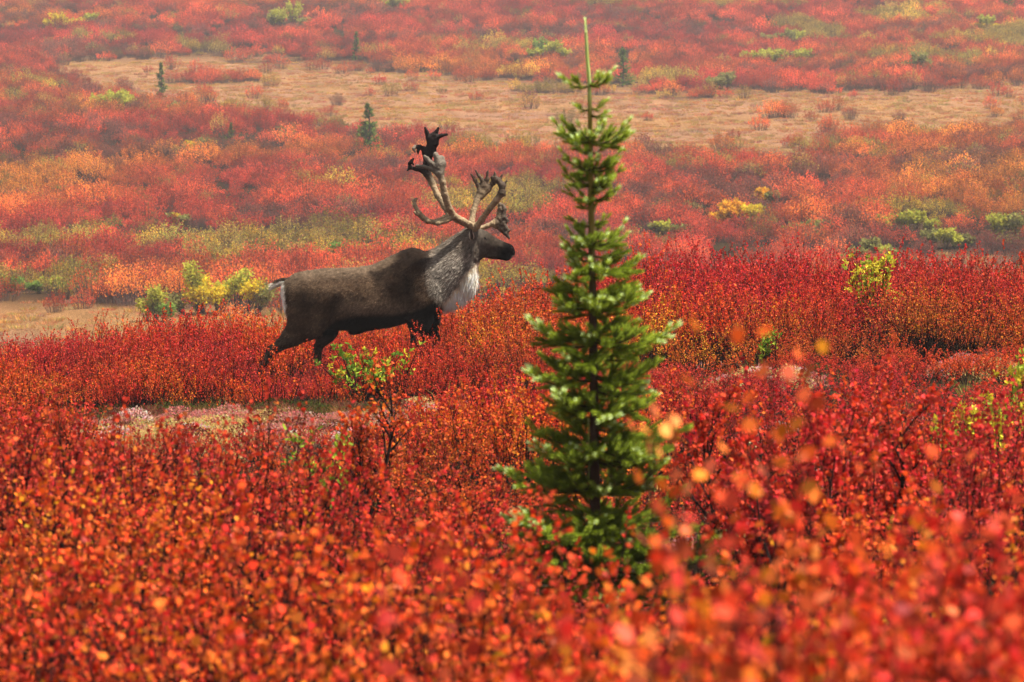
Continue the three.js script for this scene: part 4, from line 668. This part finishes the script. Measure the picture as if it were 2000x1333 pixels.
// ------------------------------------------------------------------ single shrubs of the foreground
function leafyShrub(seed, pos, o, name, label, category) { // long narrow leaves in rosettes at the ends of the twigs
  const r = RNG(seed), root = thing(name, label, category, pos), L = new Build(), T = new Build(), { h, spread, stems, leaf, cols, lean = [0, 0], twigs = 5, per = 12 } = o;
  for (let s = 0; s < stems; s++) {
    const a = r() * 6.28, e = V(Math.cos(a) * spread * (0.3 + 0.7 * r()) + lean[0] * r(), h * (0.55 + 0.45 * r()), Math.sin(a) * spread * 0.6 + lean[1] * r()), b = V(Math.cos(a) * 0.03, -0.03, Math.sin(a) * 0.03), m = b.clone().lerp(e, 0.5).add(V(0, h * 0.1, 0)).add(randDir(r).multiplyScalar(0.04 * h));
    T.tube([b, m, e], [0.006, 0.0045, 0.002], TWIG, 5);
    for (let k = 0; k < twigs; k++) {
      const q = m.clone().lerp(e, k ? r() : 1), d = randDir(r, 0.8), l = 0.05 + 0.07 * r(), t = q.clone().addScaledVector(d, l); T.tube([q, t], [0.0018, 0.001], TWIG, 3);
      const c = cols[Math.floor(r() * cols.length)];
      for (let j = 0; j < per; j++) { const al = randDir(r, 0.35).addScaledVector(d, 0.6).normalize(), v = 0.7 + 0.6 * r(); L.leaf(q.clone().lerp(t, 0.4 + 0.6 * r()), al, perp(al, r), leaf * (0.7 + 0.6 * r()), leaf * 0.42, c.map((x) => x * v), true); }
    }
  }
  part('stems', T.geo(), M.twig, root); part('leaves', L.geo(), M.leaf, root);
}
const LEAFG = [0.13, 0.22, 0.02], LEAFY = [0.55, 0.46, 0.03], LEAFL = [0.28, 0.36, 0.03];
const spot = (px, d, dy = 0) => at(colX(px, d), d, dy);
leafyShrub(1, spot(705, 29.2), { h: 0.40, spread: 0.34, stems: 22, leaf: 0.032, cols: [LEAFG, LEAFG, LEAFL, LEAFY], twigs: 4, per: 11 }, 'willow_shrub', 'green willow bush with yellow tips in front of the caribou belly', 'willow shrub');
leafyShrub(2, spot(775, 29.3), { h: 0.46, spread: 0.10, stems: 3, leaf: 0.034, cols: [LEAFL, LEAFY], lean: [0.24, 0], twigs: 3, per: 6 }, 'willow_branch', 'arching willow branch reaching right under the caribou front leg', 'willow shrub');
leafyShrub(3, spot(628, 17.4), { h: 0.42, spread: 0.14, stems: 9, leaf: 0.030, cols: [LEAFL, LEAFG, [0.36, 0.46, 0.04]], twigs: 4, per: 7 }, 'willow_shrub', 'small lime green plant among dark twigs left of the bare shrub', 'willow shrub');
leafyShrub(4, spot(1700, 33.6), { h: pointAt(1700, 497, 33.6).y - H(colX(1700, 33.6), 33.6), spread: 0.20, stems: 24, leaf: 0.033, cols: [LEAFY, [0.62, 0.52, 0.04], LEAFL] }, 'willow_shrub', 'bright yellow willow poking up out of the right end of the ridge', 'willow shrub');
leafyShrub(5, spot(1512, 29.0), { h: 0.28, spread: 0.08, stems: 6, leaf: 0.024, cols: [LEAFL, LEAFG] }, 'willow_shrub', 'little green willow beside the pale open patch on the right', 'willow shrub');
leafyShrub(6, spot(1925, 19.6), { h: 0.42, spread: 0.26, stems: 20, leaf: 0.034, cols: [LEAFY, LEAFY, LEAFL] }, 'willow_shrub', 'yellow green willow among red twigs at the right edge', 'willow shrub');
leafyShrub(7, spot(1985, 20.4), { h: 0.62, spread: 0.14, stems: 9, leaf: 0.034, cols: [LEAFY, LEAFL] }, 'willow_shrub', 'taller yellow willow cut by the right edge', 'willow shrub');

function darkShrub(seed, pos, o, label) { // a thick dark stem with few leaves
  const r = RNG(seed), root = thing('birch_shrub', label, 'birch shrub', pos), L = new Build(), T = new Build(), { h, lean = 0.05, col, leaf = 0.018, leaves = 1, thick = 0.010 } = o;
  const grow = (b, d, len, rad, lev) => {
    const N = 6, pts = [b.clone()]; let p = b.clone(), q = d.clone(); for (let k = 0; k < N; k++) { q.add(randDir(r).multiplyScalar(0.2)).add(V(0, 0.07, 0)).normalize(); p = p.clone().addScaledVector(q, len / N); pts.push(p); }
    T.tube(pts, pts.map((_, k) => Math.max(0.0007, rad * (1 - 0.75 * k / N))), [0.02, 0.012, 0.011], lev ? 4 : 6);
    if (lev < 2) { const n = lev ? 7 : 14; for (let k = 0; k < n; k++) { const t = lerp(lev ? 0.3 : 0.22, 0.98, (k + r()) / n), i = Math.min(N - 1, Math.floor(t * N)), o2 = pts[i].clone().lerp(pts[i + 1], t * N - i), ax = pts[i + 1].clone().sub(pts[i]).normalize(); grow(o2, perp(ax, r).multiplyScalar(0.8).add(ax).add(V(0, 0.1, 0)).normalize(), len * (0.28 + 0.22 * r()) * (1.15 - 0.5 * t), rad * (0.5 - 0.2 * t), lev + 1); } }
    if (lev) { const n = Math.round((lev === 2 ? 7 : 8) * leaves * (0.4 + r())); for (let k = 0; k < n; k++) { const t = 0.35 + 0.65 * r(), i = Math.min(N - 1, Math.floor(t * N)), o2 = pts[i].clone().lerp(pts[i + 1], t * N - i), al = randDir(r, 0.3); let ac = perp(al, r); L.leaf(o2, al, ac, leaf * (0.7 + 0.6 * r()), leaf * 0.9, leafTint(r).map((x, c) => x * col[c]), true); } }
  };
  for (let s = 0; s < 3; s++) grow(V((r() - 0.5) * 0.05, -0.03, (r() - 0.5) * 0.05), V((s ? (r() - 0.5) * 0.9 : lean), 1, (r() - 0.5) * 0.4).normalize(), h * (s ? 0.72 : 0.95), thick * (s ? 0.6 : 1), 0);
  part('stems', T.geo(), M.twig, root); part('leaves', L.geo(), M.leaf, root);
}
darkShrub(1, spot(728, 17.6), { h: 0.68, lean: 0.12, col: [0.72, 0.11, 0.02], leaves: 0.55, thick: 0.015 }, 'tall dark branching shrub with few leaves left of the spruce');
darkShrub(2, spot(1448, 14.4), { h: 0.74, lean: -0.08, col: RED, leaves: 0.8, leaf: 0.02, thick: 0.015 }, 'red shrub with black forked stems right of the spruce');
darkShrub(3, spot(1765, 15.2), { h: 0.68, lean: -0.02, col: RED, leaves: 0.8, leaf: 0.02, thick: 0.016 }, 'red shrub with a thick black trunk near the right edge');
darkShrub(4, spot(1560, 13.4), { h: 0.72, lean: 0.05, col: [0.62, 0.04, 0.03], leaves: 1.3, leaf: 0.022, thick: 0.009 }, 'vivid red leafy shrub between the two black stemmed shrubs');
darkShrub(5, spot(1690, 11.8), { h: 0.55, lean: 0.1, col: SCARLET, leaves: 1, leaf: 0.02, thick: 0.009 }, 'dark twiggy shrub low in front of the thick black trunk');

function nearShoot(seed, px, py, d, col, label, n = 26, len = 0.34) { // a single tall shoot close to the lens
  const r = RNG(seed), x = colX(px, d), top = pointAt(px, py, d).y - H(x, d), root = thing('birch_shoot', label, 'birch shoot', at(x, d), 'blurred birch shoots close to the lens'), L = new Build(), T = new Build(), pts = [], N = 9, lx = (r() - 0.5) * 0.16;
  for (let k = 0; k <= N; k++) { const t = k / N; pts.push(V(lx * (1 - t) + 0.012 * noise(t * 4, seed), top * t, (1 - t) * 0.08 * (r() - 0.5))); }
  T.tube(pts, pts.map((_, k) => lerp(0.0042, 0.0012, k / N)), [0.03, 0.014, 0.012], 6);
  for (let k = 0; k < n; k++) { const t = 1 - (len / top) * r() ** 1.4, i = Math.min(N - 1, Math.floor(t * N)), p = pts[i].clone().lerp(pts[i + 1], t * N - i), a = r() * 6.28, w = 0.012 + 0.03 * r() * (1 + (1 - t) * 2), q = p.clone().add(V(Math.cos(a) * w, 0.014 * r(), Math.sin(a) * w)); T.tube([p, q], [0.0009, 0.0006], [0.03, 0.014, 0.012], 3); const al = V(Math.cos(a), 0.3 + r(), Math.sin(a)).normalize(); L.leaf(q, al, perp(al, r), 0.016 + 0.008 * r(), 0.018, leafTint(r, 0.7).map((v, c) => v * col[c]), true); }
  part('stem', T.geo(), M.twig, root); part('leaves', L.geo(), M.leaf, root);
}
const O2 = [0.72, 0.13, 0.02], R2 = [0.64, 0.06, 0.03], P2 = [0.74, 0.17, 0.05];
nearShoot(1, 1412, 655, 4.6, O2, 'blurred orange shoot, topmost of those right of the spruce', 12, 0.2);
nearShoot(2, 1505, 730, 4.5, P2, 'blurred pale orange shoot just right of the topmost one', 22, 0.45);
nearShoot(3, 1588, 712, 4.9, O2, 'blurred orange shoot with two leaf heads in front of the red shrubs', 10, 0.3);
nearShoot(4, 1325, 790, 4.9, P2, 'blurred salmon shoot touching the right side of the spruce', 14, 0.2);
nearShoot(5, 1278, 840, 5.1, O2, 'blurred orange shoot in front of the right spruce branches', 12, 0.3);
nearShoot(6, 1372, 1010, 3.6, R2, 'large blurred red shoot low right of the spruce', 34, 0.4);
nearShoot(7, 1690, 900, 4.9, O2, 'blurred orange shoot between the two black stemmed shrubs', 14, 0.3);
nearShoot(8, 1950, 1030, 4.1, R2, 'blurred red orange shoot at the lower right edge', 26, 0.3);
nearShoot(9, 830, 1100, 3.9, R2, 'blurred red shoot at the bottom left of the spruce', 30, 0.24);
nearShoot(10, 1540, 1190, 3.2, R2, 'biggest blurred crimson shoot at the bottom edge', 36, 0.3);
nearShoot(11, 1760, 1070, 4.2, O2, 'blurred orange shoot in the lower right', 22, 0.3);
nearShoot(12, 1450, 1130, 3.8, O2, 'blurred orange shoot behind the biggest crimson one', 24, 0.3);
nearShoot(13, 1270, 1265, 3.8, P2, 'blurred salmon shoot under the spruce at the bottom', 24, 0.2);
nearShoot(14, 1850, 1120, 3.9, R2, 'blurred red shoot beside the orange one in the lower right', 24, 0.25);
nearShoot(15, 1510, 860, 4.7, O2, 'blurred orange leaf head below the pale orange shoot', 9, 0.12);
nearShoot(16, 1880, 830, 5.7, O2, 'faint blurred orange shoot near the right edge', 8, 0.15);
{
  const r = RNG(31), S = new Scatter([...FAR, ...FARBARE], M.farLeaf, M.twig), G = new Scatter([tuft(11, 90, 0.16, 0.9, 0.014, [[1, 1, 1]]), tuft(12, 80, 0.2, 0.7, 0.014, [[1, 1, 1]])], M.grass, M.twig);
  const fCr = [0.62, 0.062, 0.052], fRed = [0.72, 0.115, 0.045], fOr = [0.74, 0.25, 0.045], fMau = [0.20, 0.085, 0.07], fOl = [0.36, 0.32, 0.07], fYe = [0.66, 0.46, 0.06];
  let d = 92;
  const put = (x, d) => {
    for (const [kx, kd, kw, kf] of KEEP) if (Math.abs(x - kx) < kw && d > kd - kf && d < kd + 1.2) return false;
    const m = meadow(x, d);
    const n = fbm(x * 0.075, d * 0.05, 70) * 1.7, n2 = fbm(x * 0.3, d * 0.16, 71) * 1.5, n3 = fbm(x * 0.11, d * 0.09, 72) * 1.6;
    if (r() < m * (r() < 0.03 ? 0.3 : 1.02)) return false;
    if (fbm(x * 0.33, d * 0.16, 73) > 0.16 && r() < 0.85) return false;
    let t = 0.45 + 0.5 * n + 0.35 * n2 + 0.2 * (r() - 0.5) - 0.2 * ss(320, 380, d) + 0.22 * ss(180, 205, d) * (1 - ss(235, 250, d));
    let c = t < 0.5 ? mix3(fCr, fRed, clamp(t / 0.5)) : mix3(fRed, fOr, clamp((t - 0.5) / 0.45)), k = Math.floor(r() * 4), sc = (0.75 + 0.5 * r()) * (1 + 0.35 * n2);
    if (n3 > 0.42) c = mix3(c, r() < 0.6 ? fOl : fYe, 0.8); else if (n3 < -0.28 && r() < 0.7) { c = mix3(c, fMau, 0.75); k = 4 + Math.floor(r() * 2); }
    if (r() < 0.05) { c = mix3(c, fOl, 0.7); }
    const e = (0.40 + 0.78 * r()) * (1 + 0.6 * n2); c = c.map((q) => q * e);
    S.add(k, at(x, d), Math.max(0.4, sc) * (0.9 + d * 0.0006), r() * 6.28, c, 0.85 + 0.35 * r());
    return true;
  };
  for (let i = 0; i < 34000; i++) { d = Math.sqrt(lerp(92 * 92, 500 * 500, r())); put((r() * 2 - 1) * (TANW * d * 1.14 + 3), d); }
  for (let i = 0; i < 26000; i++) { d = Math.sqrt(lerp(100 * 100, 390 * 390, r())); const x = (r() * 2 - 1) * (TANW * d * 1.12 + 2), m = meadow(x, d); if (r() > m) continue; const n = fbm(x * 0.12, d * 0.3, 75); G.add(Math.floor(r() * 2), at(x, d, -0.02), 0.6 + 0.8 * r(), r() * 6.28, mix3([0.46, 0.235, 0.085], r() < 0.4 + n ? [0.38, 0.165, 0.105] : [0.52, 0.29, 0.085], r()).map((q) => q * (0.75 + 0.5 * r()))); }
  S.finish('hillside_shrubs', 'hazy red and orange shrub thickets covering the far hillside', 'shrubs');
  G.finish('meadow_grass', 'tan grass of the boggy meadow bands on the far hillside', 'grass', ['blades', 'stems']);
}
renderer.render(scene, camera);
